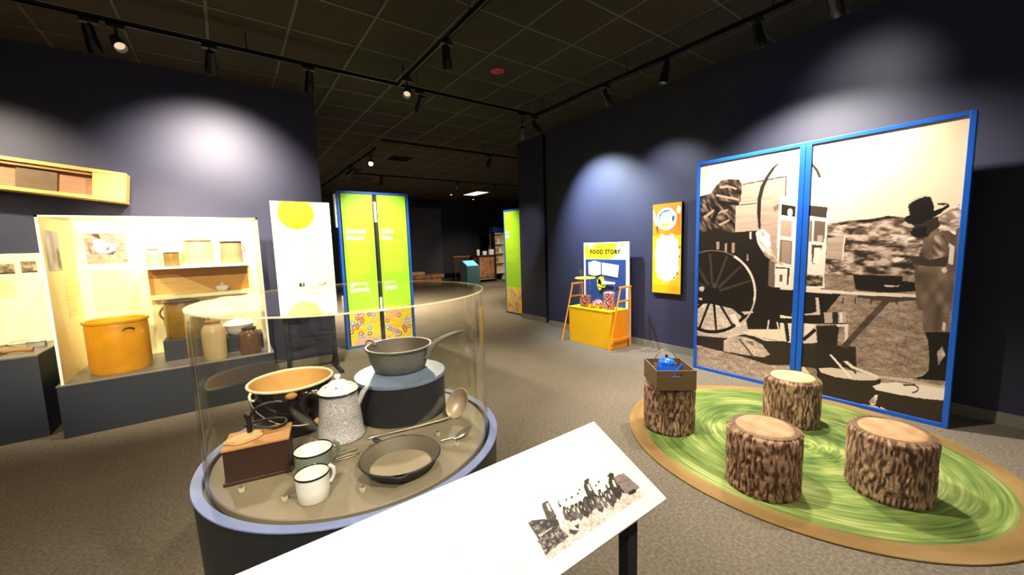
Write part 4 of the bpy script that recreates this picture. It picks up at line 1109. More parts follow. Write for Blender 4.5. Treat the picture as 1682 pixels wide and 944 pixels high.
def crock(name, label, cat, loc, r, h_, body_m, rim_m, shape='straight', handles=0, group=None, slot=False):
    t = thing(name, label, cat, loc, group=group or ('stoneware in the wall case' if loc[1] < 7 else None))
    if shape == 'straight':
        prof = [(0.0, 0.0), (r * 0.94, 0.0), (r, h_ * 0.06), (r * 1.0, h_ * 0.88), (r * 0.98, h_ * 0.93)]
        top = [(r * 0.98, h_ * 0.93), (r * 1.05, h_ * 0.94), (r * 1.06, h_ * 0.985), (r * 1.0, h_), (r * 0.93, h_ * 0.985), (r * 0.92, h_ * 0.90)]
        inner = [(r * 0.92, h_ * 0.90), (r * 0.90, h_ * 0.1), (0.0, h_ * 0.08)]
    else:
        prof = [(0.0, 0.0), (r * 0.90, 0.0), (r * 0.97, h_ * 0.05), (r, h_ * 0.3), (r, h_ * 0.70), (r * 0.93, h_ * 0.80), (r * 0.66, h_ * 0.90)]
        top = [(r * 0.66, h_ * 0.90), (r * 0.62, h_ * 0.93), (r * 0.70, h_ * 0.95), (r * 0.70, h_ * 0.99), (r * 0.62, h_), (r * 0.52, h_ * 0.98), (r * 0.52, h_ * 0.9)]
        inner = [(r * 0.52, h_ * 0.9), (r * 0.8, h_ * 0.7), (r * 0.85, h_ * 0.1), (0.0, h_ * 0.08)]
    obj('body', MB().lathe(prof, 48, caps=False), body_m, t, smooth=50)
    obj('rim', MB().lathe(top, 48, caps=False), rim_m, t, smooth=50)
    obj('inside', MB().lathe(inner, 40, caps=False), body_m, t, smooth=50)
    for k in range(handles):
        a = (0, PI)[k] if handles == 2 else 0
        pts = [(r * 0.97 * math.cos(a), 0, 0), ]
        pts = [Vector((r * 0.97 + 0.035 * math.sin(s) , 0, h_ * (0.84 - 0.34 * s / PI))) for s in np.linspace(0, PI, 10)]
        pts = [tuple(Matrix.Rotation(a, 3, 'Z') @ p) for p in pts]
        obj('handle', MB().tube(pts, 0.011, 8), body_m, t)
    if slot:
        a0 = R(-62)
        P = []
        for s in np.linspace(-1, 1, 11):
            a = a0 + s * 0.20; rr = r * 1.003
            P.append((rr * math.cos(a), rr * math.sin(a), h_ * (0.80 + 0.035 * (1 - s * s))))
        obj('hand_slot', MB().tube(P, 0.0085, 8), M['dark_rim'], t)
    return t
crock('ochre_crock', 'big ochre yellow straight-sided crock with a hand slot, at the left of the wall case', 'crock', (-0.90, 5.24, PZ), 0.222, 0.50, M['ochre'], M['ochre'], slot=True)
crock('tall_dark_crock', 'tall olive brown crock with a dark rim on a slate block in the wall case', 'crock', (-0.42, 5.43, PZ + 0.21), 0.155, 0.40, M['stone_olive'], M['dark_rim'], handles=2)
crock('stoneware_jug', 'cream stoneware jug with a narrow neck, at the right front of the wall case', 'jug', (-0.17, 5.05, PZ), 0.103, 0.40, M['stone_cream'], M['stone_tan'], shape='jug')
crock('brown_jar', 'glossy brown stoneware jar at the right end of the wall case', 'jar', (0.135, 5.05, PZ), 0.100, 0.285, M['stone_brown'], M['dark_rim'], shape='jug')
t = thing('white_basin', 'wide white basin with ear handles on a slate block in the wall case', 'basin', (0.05, 5.36, PZ + 0.17))
obj('bowl', MB().lathe([(0.0, 0.0), (0.09, 0.0), (0.13, 0.06), (0.145, 0.115), (0.152, 0.12), (0.148, 0.126), (0.138, 0.118), (0.12, 0.06), (0.08, 0.012), (0, 0.012)], 40), M['enamel_white'], t, smooth=60)
for s in (-1, 1):
    obj('handle', MB().tube([(s * 0.148, -0.03, 0.115), (s * 0.172, -0.02, 0.125), (s * 0.178, 0, 0.128), (s * 0.172, 0.02, 0.125), (s * 0.148, 0.03, 0.115)], 0.006, 8), M['enamel_white'], t)
lid_ = obj('lid', MB().lathe([(0.0, 0.05), (0.03, 0.048), (0.10, 0.03), (0.142, 0.004), (0.145, 0.0), (0.14, 0.0), (0.10, 0.024), (0.0, 0.042)], 36, (0, 0, 0.127)), M['enamel_white'], t, smooth=60)
obj('knob', MB().sphere((0, 0, 0.188), 0.016, 12, 8), M['enamel_white'], lid_)
SH = 1.434
crock('small_cream_jar', 'small cream jar, leftmost on the upper shelf of the wall case', 'jar', (-0.615, 5.62, SH), 0.062, 0.195, M['stone_cream'], M['stone_tan'], shape='jug')
t = crock('olive_pitcher', 'short olive pitcher with a bright yellow handle on the upper shelf of the wall case', 'pitcher', (-0.475, 5.62, SH), 0.066, 0.155, M['stone_olive'], M['dark_rim'])
obj('handle', MB().tube([(0.06, -0.01, 0.135), (0.095, -0.015, 0.13), (0.108, -0.02, 0.09), (0.10, -0.015, 0.05), (0.062, -0.01, 0.03)], 0.009, 10, flat=1.4), M['yellow'], t, label='bright yellow handle')
crock('large_cream_crock', 'large cream crock with two ear handles in the middle of the upper shelf', 'crock', (-0.235, 5.62, SH), 0.118, 0.285, M['stone_cream'], M['stone_tan'], handles=2)
crock('tan_shelf_crock', 'tan crock with a dark rim at the right end of the upper shelf', 'crock', (0.062, 5.62, SH), 0.104, 0.262, M['stone_tan'], M['dark_rim'], handles=1)
# small rests behind the reflections
t = thing('sugar_bowl', 'small white knobbed bowl on the cream ledge under the shelf of the wall case', 'bowl', (-0.06, 5.68, 1.12))
obj('bowl', MB().lathe([(0.0, 0.0), (0.04, 0.0), (0.06, 0.03), (0.062, 0.05), (0.0, 0.05)], 28), M['enamel_white'], t, smooth=60)
ld_ = obj('lid', MB().lathe([(0.063, 0.050), (0.055, 0.062), (0.03, 0.072), (0.0, 0.076)], 28), M['enamel_white'], t, smooth=60)
obj('knob', MB().sphere((0, 0, 0.086), 0.012, 12, 8), M['enamel_white'], ld_)

# ------------------------------------------------------------------ round display case
CX, CY, DZ = 0.40, 1.64, 0.78
rc = thing('round_display_stand', 'round charcoal display stand with a blue-grey rim, carrying old cooking pots', 'display stand', (CX, CY, 0))
cv = thing('acrylic_cover', 'clear acrylic cylinder cover with a flat lid over the round display stand', 'cover', (CX, CY, 0.757))
cvm = Matrix.Translation((0, 0, -0.757))
obj('drum', MB().lathe([(0.0, 0.0), (0.535, 0.0), (0.54, 0.01), (0.560, 0.773), (0.53, 0.773), (0.53, 0.745), (0.0, 0.745)], 96), M['drum'], rc)
obj('rim_ring', MB().lathe([(0.532, 0.7735), (0.562, 0.7735), (0.5645, 0.775), (0.5645, DZ - 0.0015), (0.563, DZ), (0.534, DZ), (0.532, DZ - 0.002)], 96, closed=True), M['ring'], rc)
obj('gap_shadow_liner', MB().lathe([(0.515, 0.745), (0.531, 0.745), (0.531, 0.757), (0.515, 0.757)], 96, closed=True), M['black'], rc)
obj('deck', MB().lathe([(0.0, 0.745), (0.514, 0.745), (0.514, DZ - 0.003), (0.511, DZ), (0.0, DZ)], 96), M['deck'], rc)
GT = 1.372
obj('glass_cylinder', MB(cvm).lathe([(0.518, 0.758), (0.525, 0.758), (0.525, GT), (0.518, GT)], 128, closed=True), M['glass'], cv)
obj('glass_lid', MB(cvm).lathe([(0.0, GT + 0.001), (0.521, GT + 0.001), (0.521, GT + 0.007), (0.0, GT + 0.007)], 128), M['glass'], cv)
obj('lid_edge', MB(cvm).lathe([(0.5215, GT + 0.001), (0.5262, GT + 0.001), (0.5262, GT + 0.006), (0.5215, GT + 0.006)], 128, closed=True), M['edge'], cv)
for a in (-9, 171):
    obj('seam', MB().box(-0.0008, 0.0008, 0.5255, 0.5265, 0.76, GT, cvm @ Matrix.Rotation(R(a - 90), 4, 'Z')), M['edge'], cv)

t = thing('round_riser', 'dark round riser with a blue-grey top under the aluminium pot', 'riser', (0.625, 1.775, DZ))
obj('body', MB().lathe([(0.0, 0.0), (0.203, 0.0), (0.203, 0.172), (0.0, 0.172)], 64), M['riser'], t)
obj('top', MB().lathe([(0.0, 0.172), (0.207, 0.172), (0.209, 0.176), (0.207, 0.188), (0.0, 0.188)], 64), M['riser_top'], t)

def vessel(mb_list): pass
# aluminium pot with handle
RZ = DZ + 0.188
t = thing('aluminium_pot', 'deep dull aluminium pot with a long curved handle on the round riser', 'pot', (0.640, 1.82, RZ))
obj('body', MB().lathe([(0.0, 0.0), (0.108, 0.0), (0.120, 0.008), (0.137, 0.055), (0.147, 0.108), (0.148, 0.112)], 64, caps=False), M['alu'], t, smooth=60)
obj('rim', MB().lathe([(0.148, 0.110), (0.156, 0.112), (0.158, 0.117), (0.155, 0.121), (0.148, 0.120), (0.146, 0.115)], 64, closed=True), M['alu'], t, smooth=60)
obj('inside', MB().lathe([(0.146, 0.117), (0.142, 0.10), (0.132, 0.055), (0.114, 0.012), (0.0, 0.010)], 64, caps=False), M['alu_in'], t, smooth=60)
hd = Vector((0.5, -0.62, 0)).normalized()
sd = Vector((0.93, -0.35, 0)).normalized()
pts = [hd * 0.150 + Vector((0, 0, 0.060)), hd * 0.163 + Vector((0, 0, 0.10)), hd * 0.155 + sd * 0.04 + Vector((0, 0, 0.135)), hd * 0.155 + sd * 0.09 + Vector((0, 0, 0.158)), hd * 0.155 + sd * 0.14 + Vector((0, 0, 0.172)), hd * 0.155 + sd * 0.172 + Vector((0, 0, 0.176))]
obj('handle', MB().tube([tuple(p) for p in pts], [0.014, 0.017, 0.012, 0.009, 0.0075, 0.004], 10), M['alu'], t, label='long upswept handle')
obj('ear', MB().tube([(-0.10 + 0.028 * math.cos(a) * 0.7, 0.118 + 0.03 * math.sin(a), 0.118 + 0.012 * math.sin(a)) for a in np.linspace(-0.6, PI + 0.3, 12)], 0.006, 8), M['alu'], t)
for k in range(2): obj('rivet', MB().sphere((hd.x * 0.149 + (k - 0.5) * 0.02, hd.y * 0.149 + (k - 0.5) * 0.013, 0.07), 0.005, 8, 5), M['steel'], t)

# big pot with tan enamel inside
t = thing('tan_enamel_pot', 'large black kettle with tan enamel inside and pale rim, back left in the round case', 'pot', (0.185, 1.914, DZ))
obj('body', MB().lathe([(0.0, 0.0), (0.115, 0.0), (0.135, 0.010), (0.150, 0.07), (0.158, 0.15), (0.160, 0.212)], 64, caps=False), M['enamel_black'], t, smooth=60)
obj('rim', MB().lathe([(0.160, 0.208), (0.167, 0.212), (0.168, 0.218), (0.163, 0.222), (0.158, 0.219), (0.157, 0.213)], 64, closed=True), M['enamel_cream'], t, smooth=60)
obj('inside', MB().lathe([(0.158, 0.216), (0.156, 0.15), (0.148, 0.07), (0.133, 0.014), (0.0, 0.011)], 64, caps=False), M['enamel_tan'], t, smooth=60)
for a in (205, 10):
    ca, sa = math.cos(R(a)), math.sin(R(a))
    obj('ear', MB().tube([(0.163 * ca + 0.004 * ca, 0.163 * sa, 0.212), (0.174 * ca, 0.174 * sa, 0.20), (0.172 * ca, 0.172 * sa, 0.182), (0.160 * ca, 0.160 * sa, 0.176)], 0.0055, 8), M['enamel_cream'], t)
A0 = Vector((0.174 * math.cos(R(205)), 0.174 * math.sin(R(205)), 0.185)); A1 = Vector((0.176 * math.cos(R(10)), 0.176 * math.sin(R(10)), 0.185))
bp = []
for s in np.linspace(0, 1, 22):
    a = R(205) + s * (R(370) - R(205)); rr = 0.176 + 0.02 * math.sin(PI * s)
    bp.append((rr * math.cos(a), rr * math.sin(a), 0.185 - 0.115 * math.sin(PI * s) ** 0.8))
obj('bail_wire', MB().tube(bp, 0.0028, 8), M['wire'], t)
obj('bail_grip', MB().sphere((bp[11][0], bp[11][1], bp[11][2]), 0.016, 14, 9, (1.5, 1.0, 1.0)), M['wood_light'], t)
obj('lid_knob', MB().sphere((0.155 * math.cos(R(262)), 0.167 * math.sin(R(262)), 0.195), 0.018, 14, 9, (1.25, 0.8, 0.8)), M['wood_mid'], t)

# coffee pot
t = thing('enamel_coffee_pot', 'speckled grey enamel coffee pot with a white lid in the middle of the round case', 'coffee pot', (0.325, 1.675, DZ))
prof = [(0.0, 0.0), (0.086, 0.0), (0.092, 0.006), (0.092, 0.014), (0.088, 0.02), (0.083, 0.08), (0.076, 0.15), (0.073, 0.192), (0.0745, 0.197)]
obj('body', MB().lathe(prof, 56), M['speckle'], t, smooth=60)
obj('rim', MB().lathe([(0.071, 0.193), (0.079, 0.195), (0.081, 0.199), (0.078, 0.203), (0.071, 0.201)], 48, closed=True), M['enamel_black'], t, smooth=60)
lid = obj('lid', MB().lathe([(0.077, 0.202), (0.074, 0.209), (0.062, 0.219), (0.048, 0.225), (0.040, 0.227), (0.036, 0.233), (0.030, 0.238), (0.015, 0.242), (0.0, 0.243)], 48), M['enamel_white'], t, smooth=35)
obj('lid_knob', MB().lathe([(0.0, 0.241), (0.007, 0.241), (0.006, 0.249), (0.011, 0.253), (0.014, 0.259), (0.011, 0.266), (0.0, 0.268)], 24), M['enamel_white'], lid, smooth=60)
for a in (100, 190, 250, 330): obj('chip', MB().sphere((0.048 * math.cos(R(a)), 0.048 * math.sin(R(a)), 0.2245), 0.0045, 8, 5, (1.3, 1, 0.4)), M['enamel_black'], lid, label='dark chip in the enamel')
sv = Vector((0.90, -0.30, 0)).normalized()
side = Vector((-sv.y, sv.x, 0))
sp = MB()
secs = []
for (dd, zz, hw, hh) in ((0.066, 0.120, 0.018, 0.03), (0.085, 0.160, 0.017, 0.026), (0.106, 0.190, 0.014, 0.014), (0.122, 0.205, 0.010, 0.005)):
    c = sv * dd + Vector((0, 0, zz)); secs.append([tuple(c + side * hw * math.cos(a) + Vector((0, 0, 1)) * hh * math.sin(a)) for a in np.linspace(0, 2 * PI, 13)[:-1]])
vs = [p for s_ in secs for p in s_]; fs = []
for i in range(3):
    for k in range(12): fs.append((i * 12 + k, i * 12 + (k + 1) % 12, (i + 1) * 12 + (k + 1) % 12, (i + 1) * 12 + k))
fs.append(tuple(range(36, 48)))
sp.add(vs, fs)
obj('spout', sp, M['speckle'], t, smooth=60)
hv = -Vector((math.cos(R(-20)), math.sin(R(-20)), 0))
hp = []
for dd, zz in ((0.076, 0.188), (0.100, 0.200), (0.128, 0.196), (0.143, 0.170), (0.140, 0.135), (0.120, 0.095), (0.095, 0.060), (0.083, 0.045)):
    p = hv * dd; hp.append((p.x, p.y, zz))
obj('handle', MB().tube(hp, [0.006, 0.008, 0.0095, 0.0095, 0.009, 0.008, 0.007, 0.005], 10, flat=1.35), M['enamel_black'], t, smooth=60)
p = hv * 0.088; obj('hinge', MB().box(-0.010, 0.010, -0.006, 0.006, -0.005, 0.006, Matrix.Translation((p.x, p.y, 0.205)) @ Matrix.Rotation(R(-20), 4, 'Z')), M['steel'], t)

def mug(label, loc, r, h_, outer, hang):
    t = thing('enamel_mug', label, 'mug', loc)
    obj('body', MB().lathe([(0.0, 0.0), (r * 0.86, 0.0), (r * 0.93, 0.004), (r * 0.97, h_ * 0.5), (r, h_ * 0.985)], 44, caps=False), outer, t, smooth=60)
    obj('rim', MB().lathe([(r * 0.975, h_ - 0.003), (r * 1.02, h_ - 0.003), (r * 1.035, h_), (r * 1.0, h_ + 0.003), (r * 0.965, h_ + 0.001)], 44, closed=True), M['enamel_black'], t, smooth=60)
    obj('inside', MB().lathe([(r * 0.972, h_), (r * 0.94, h_ * 0.5), (r * 0.90, 0.008), (0.0, 0.006)], 44, caps=False), M['enamel_white'], t, smooth=60)
    d = Vector((math.cos(R(hang)), math.sin(R(hang)), 0)); pts = []
    for dd, zz in ((0.98, 0.86), (1.28, 0.88), (1.52, 0.72), (1.52, 0.46), (1.30, 0.26), (0.95, 0.28)): pts.append((d.x * dd * r, d.y * dd * r, zz * h_))
    obj('handle', MB().tube(pts, 0.0048, 8, flat=1.5), outer, t, smooth=60)
    return t
mug('smaller white enamel mug with a black rim, frontmost in the round case', (0.158, 1.305, DZ), 0.049, 0.083, M['enamel_white'], 25)
mug('wider enamel mug with sage green outside and white inside, behind the smaller mug', (0.186, 1.452, DZ), 0.061, 0.090, M['enamel_green'], 22)

# skillet
t = thing('cast_iron_skillet', 'black cast iron skillet with pouring lips and a worn brown inside, in the round case', 'skillet', (0.437, 1.296, DZ), rz=R(38))
n = 72; vs = []; fs = []
prof = [(0.0, 0.0), (0.098, 0.0), (0.106, 0.004), (0.134, 0.042), (0.140, 0.046), (0.138, 0.050), (0.132, 0.049)]
for r_, z_ in prof:
    for k in range(n):
        a = 2 * PI * k / n; e = 0
        for a0 in (PI / 2 * 1.0 + R(120), -PI / 2 + R(120)):
            dd = (a - a0 + PI) % (2 * PI) - PI
            if abs(dd) < 0.26 and z_ > 0.03: e = 0.010 * math.cos(dd / 0.26 * PI / 2) ** 2
        vs.append(((r_ + e) * math.cos(a), (r_ + e) * math.sin(a), z_ - e * 0.2))
for j in range(len(prof) - 1):
    for k in range(n): fs.append((j * n + k, j * n + (k + 1) % n, (j + 1) * n + (k + 1) % n, (j + 1) * n + k))
obj('body', MB().add(vs, fs), M['iron'], t, smooth=30)
obj('inner_wall', MB().lathe([(0.133, 0.0495), (0.129, 0.046), (0.105, 0.0078)], 72, caps=False), M['iron_wall'], t)  # wall coloured darker than the cooking surface so its slope shows
obj('cooking_surface', MB().lathe([(0.105, 0.0078), (0.100, 0.0068), (0.0, 0.006)], 72, caps=False), M['iron_in'], t, label='worn brown cooking surface')
obj('handle', MB().prism([(0.13, -0.014), (0.15, -0.011), (0.18, -0.012), (0.196, -0.006), (0.196, 0.006), (0.18, 0.012), (0.15, 0.011), (0.13, 0.014)], 0.034, 0.043, Matrix.Rotation(R(62), 4, 'Z') @ Matrix.Translation((0.006, 0, 0.0))), M['iron'], t, bevel=0.003)

# wooden box with felt disc and forged tongs
bx = thing('wooden_box', 'small dark mahogany box with a pale worn top at the left of the round case', 'box', (-0.067, 1.556, DZ), rz=math.atan2(-0.035, 0.181))
w, d_, h_ = 0.19, 0.135, 0.118
obj('body', MB().box(0, w, 0, d_, 0, h_), M['wood_dark'], bx, bevel=0.003)
obj('foot_moulding', MB().box(-0.006, w + 0.006, -0.006, d_ + 0.004, 0, 0.012), M['wood_dark'], bx, bevel=0.002)
obj('lid_board', MB().box(-0.004, w + 0.004, -0.004, d_ + 0.004, h_, h_ + 0.008), M['wood_mid'], bx, bevel=0.002)
BT = DZ + h_ + 0.008
t = thing('felt_potholder', 'worn tan round potholder lying on the mahogany box', 'potholder', (0.000, 1.612, BT), rz=R(20))
pts = [((0.058 + 0.005 * math.sin(3 * a) + 0.003 * math.sin(7 * a)) * math.cos(a), (0.046 + 0.004 * math.cos(2 * a)) * math.sin(a)) for a in np.linspace(0, 2 * PI, 40)[:-1]]
obj('pad', MB().prism(pts, 0.0, 0.007), M['leather'], t, bevel=0.002)
obj('stitched_edge', MB().tube([(x * 0.90, y * 0.90, 0.0072) for x, y in pts], 0.0016, 6, closed=True), M['wood_pink'], t)
t = thing('forged_iron_tongs', 'black forged iron tongs with looped arms and an upright pin on the mahogany box', 'tongs', (0.045, 1.640, BT + 0.0085), rz=R(0))
def arc3(pts, k=6):
    out = []
    P = [Vector(p) for p in pts]
    for i in range(len(P) - 1):
        p0 = P[max(0, i - 1)]; p1 = P[i]; p2 = P[i + 1]; p3 = P[min(len(P) - 1, i + 2)]
        for s in range(k):
            u = s / k
            out.append(tuple(0.5 * ((2 * p1) + (-p0 + p2) * u + (2 * p0 - 5 * p1 + 4 * p2 - p3) * u * u + (-p0 + 3 * p1 - 3 * p2 + p3) * u ** 3)))
    out.append(tuple(P[-1])); return out
obj('upright_pin', MB().tube([(-0.03, 0.0, -0.004), (-0.03, 0.0, 0.062)], 0.0085, 10), M['iron_dark'], t)
obj('collar', MB().lathe([(0.0, 0.0), (0.013, 0.0), (0.013, 0.010), (0.0, 0.010)], 16, (-0.03, 0, 0.022)), M['iron_dark'], t)
obj('collar', MB().lathe([(0.0, 0.0), (0.012, 0.0), (0.013, 0.008), (0.008, 0.014), (0.0, 0.014)], 16, (-0.03, 0, 0.056)), M['iron_dark'], t)
obj('loop_arm', MB().tube(arc3([(-0.03, 0, 0.028), (0.0, -0.01, 0.012), (0.05, -0.025, 0.002), (0.085, -0.005, 0.004), (0.075, 0.022, 0.012), (0.03, 0.02, 0.022), (-0.025, 0.0, 0.03)]), 0.0052, 8), M['iron_dark'], t, smooth=60)
obj('loop_arm', MB().tube(arc3([(-0.03, 0, 0.052), (-0.01, -0.004, 0.078), (0.02, -0.01, 0.092), (0.055, -0.014, 0.092), (0.075, -0.016, 0.086)]), [0.0055] * 20 + [0.004] * 5, 8), M['iron_dark'], t, smooth=60)

# ladle, spoon, wire tongs, pegs
t = thing('long_ladle', 'long-handled ladle with a big tilted bowl at the right side of the round case', 'ladle', (0.70, 1.505, DZ))
bn = Vector((-0.62, -0.62, 0.48)).normalized(); bu = Vector((0.45, 0.10, 0.75)); bu = (bu - bn * bu.dot(bn)).normalized(); bv = bn.cross(bu)
bowl_m = Matrix(((bu.x, bv.x, bn.x, 0.092), (bu.y, bv.y, bn.y, 0.030), (bu.z, bv.z, bn.z, 0.062), (0, 0, 0, 1)))
obj('bowl', MB(bowl_m).lathe([(0.0, -0.040), (0.022, -0.036), (0.040, -0.022), (0.050, 0.0), (0.053, 0.0015), (0.0545, 0.0), (0.0515, -0.001)], 40, (0, 0, 0), 1.3, 0.88, caps=False), M['ladle'], t, smooth=60)
obj('bowl_shell', MB(bowl_m).lathe([(0.0, -0.046), (0.026, -0.042), (0.045, -0.026), (0.0535, -0.0015), (0.052, -0.0015)], 40, (0, 0, 0), 1.3, 0.88, caps=False), M['enamel_black'], t, smooth=60, label='black underside')
obj('handle', MB().tube([(0.045, 0.01, 0.018), (0.01, 0.012, 0.014), (-0.14, 0.04, 0.008), (-0.26, 0.065, 0.006)], [0.005, 0.0045, 0.004, 0.0045], 10), M['wire'], t, smooth=60)
obj('handle_end', MB().box(-0.30, -0.255, 0.060, 0.076, 0.0, 0.012), M['steel'], t, bevel=0.004)
t = thing('table_spoon', 'short shiny spoon resting in front of the ladle in the round case', 'spoon', (0.690, 1.345, DZ), rz=R(8))
obj('bowl', MB(Matrix.Translation((0.028, 0, 0.016)) @ Matrix.Rotation(R(-14), 4, 'Y')).lathe([(0.0, -0.010), (0.012, -0.008), (0.021, -0.002), (0.024, 0.002), (0.021, 0.001), (0.011, -0.005), (0.0, -0.007)], 32, (0, 0, 0), 1.9, 0.85), M['steel'], t, smooth=60)
obj('handle', MB().tube([(-0.012, 0, 0.014), (-0.035, 0.012, 0.010), (-0.060, 0.030, 0.005)], [0.004, 0.003, 0.004], 8), M['steel'], t, smooth=60)
t = thing('wire_tongs', 'bent wire loop lying between the sage mug and the skillet', 'wire loop', (0.285, 1.515, DZ + 0.0035))
obj('loop', MB().tube(arc3([(-0.045, -0.02, 0), (0.0, -0.018, 0.0), (0.05, 0.0, 0.0), (0.055, 0.012, 0.0), (0.0, 0.010, 0.0), (-0.04, 0.02, 0.0)]), 0.0025, 8), M['wire'], t, smooth=60)
obj('loop', MB().tube(arc3([(-0.04, -0.03, 0.001), (0.02, -0.040, 0.001), (0.055, -0.034, 0.001), (0.05, -0.022, 0.001), (0.0, -0.020, 0.001)]), 0.0025, 8), M['wire'], t, smooth=60)
for (x, y, lb) in ((-0.024, 1.492, 'small clear peg at the front corner of the mahogany box'), (0.083, 1.350, 'small clear peg just left of the frontmost mug'), (0.288, 1.240, 'small clear peg touching the front left of the skillet'),
                   (0.640, 1.425, 'small clear peg under the ladle handle'), (0.660, 1.300, 'small clear peg in front of the shiny spoon')):
    t = thing('acrylic_peg', lb, 'peg', (x, y, DZ), rz=R(x * 200))
    obj('post', MB().lathe([(0.0, 0.0), (0.010, 0.0), (0.010, 0.012), (0.0, 0.012)], 16), M['edge'], t, bevel=0.001)
    obj('screw_cap', MB().lathe([(0.0, 0.012), (0.0065, 0.012), (0.0065, 0.017), (0.004, 0.019), (0.0, 0.019)], 14), M['steel'], t)

# ------------------------------------------------------------------ sloping reading panel in front
A_ = Vector((1.033, 0.93, 0.90)); B_ = Vector((1.033, 0.635, 0.757))
vdir = (A_ - B_).normalized()
Lp = 1.50; dp = (A_ - B_).length
rp = thing('reading_panel', 'white sloping reading panel with a small ranch photograph, nearest the viewer', 'reading panel')
rp.matrix_world = frame((A_.x - Lp, B_.y, B_.z), (1, 0, 0), vdir)
obj('board', MB().box(0, Lp, 0, dp, -0.012, 0), M['white'], rp, bevel=0.001)
pr_w = Sheet(0.004, Lp - 0.004, 0.004, dp - 0.004, 0.012, (236, 234, 206))
pr_w.build('printed_sheet', Matrix.Translation((0, 0, 0.0006)), rp)
off = A_.x - Lp
sh = Sheet(0.575 - off, 0.990 - off, dp - 0.293, dp - 0.165, 0.0022, (236, 234, 206))
art = [(g, f, ' '.join('%f,%f' % (int(s.split(',')[0]) - off * 1000, dp * 1000 - int(s.split(',')[1])) for s in pts.split())) for g, f, pts in SIGN_ART]
def paint_sign(sh, art):
    N1 = vnoise(sh.X, sh.Y, 120, 200, 1); N2 = vnoise(sh.X, sh.Y, 200, 300, 2)
    for g, f, pts in art:
        p = [tuple(float(q) / 1000 for q in s.split(',')) for s in pts.split()]
        sl, ins = sh.mask(p)
        gg = np.clip(g * (0.62 if g < 215 else 0.92) + (((N1 + N2)[sl][ins] - 1.0) * {0: 30, 1: 150, 2: 60, 4: 25}.get(f, 30)), 14, 250)[:, None]
        sh.C[sl][ins] = np.concatenate([gg, gg * 0.90, gg * 0.84], 1)
paint_sign(sh, art)
sh.build('photo_print', Matrix.Translation((0, 0, 0.0012)), rp)
sh = Sheet(0.16 - off + 0.18, 0.55 - off, dp - 0.30, dp - 0.05, 0.004, (236, 234, 206)); sh.textlines((226, 220, 176), 0.36 - off, 0.54 - off, dp - 0.29, dp - 0.14, 0.02, 0.006, 3)
sh.build('caption_text', Matrix.Translation((0, 0, 0.0010)), rp)
for x in (Lp - 0.085, 0.12):
    inv = rp.matrix_world.inverted()
    leg = obj('leg', MB().box(-0.024, 0.024, -0.019, 0.019, 0.012, 0.775), M['black_matte'], rp, bevel=0.003)
    leg.matrix_local = inv @ Matrix.Translation((off + x, 0.715, 0))
    fo = obj('foot', MB().box(-0.03, 0.03, -0.22, 0.25, 0.0, 0.012), M['black_matte'], rp, bevel=0.003)
    fo.matrix_local = inv @ Matrix.Translation((off + x, 0.715, 0))
br = obj('support_rail', MB().box(0.06, Lp - 0.06, 0.05, dp - 0.05, -0.022, -0.0125), M['black_matte'], rp)

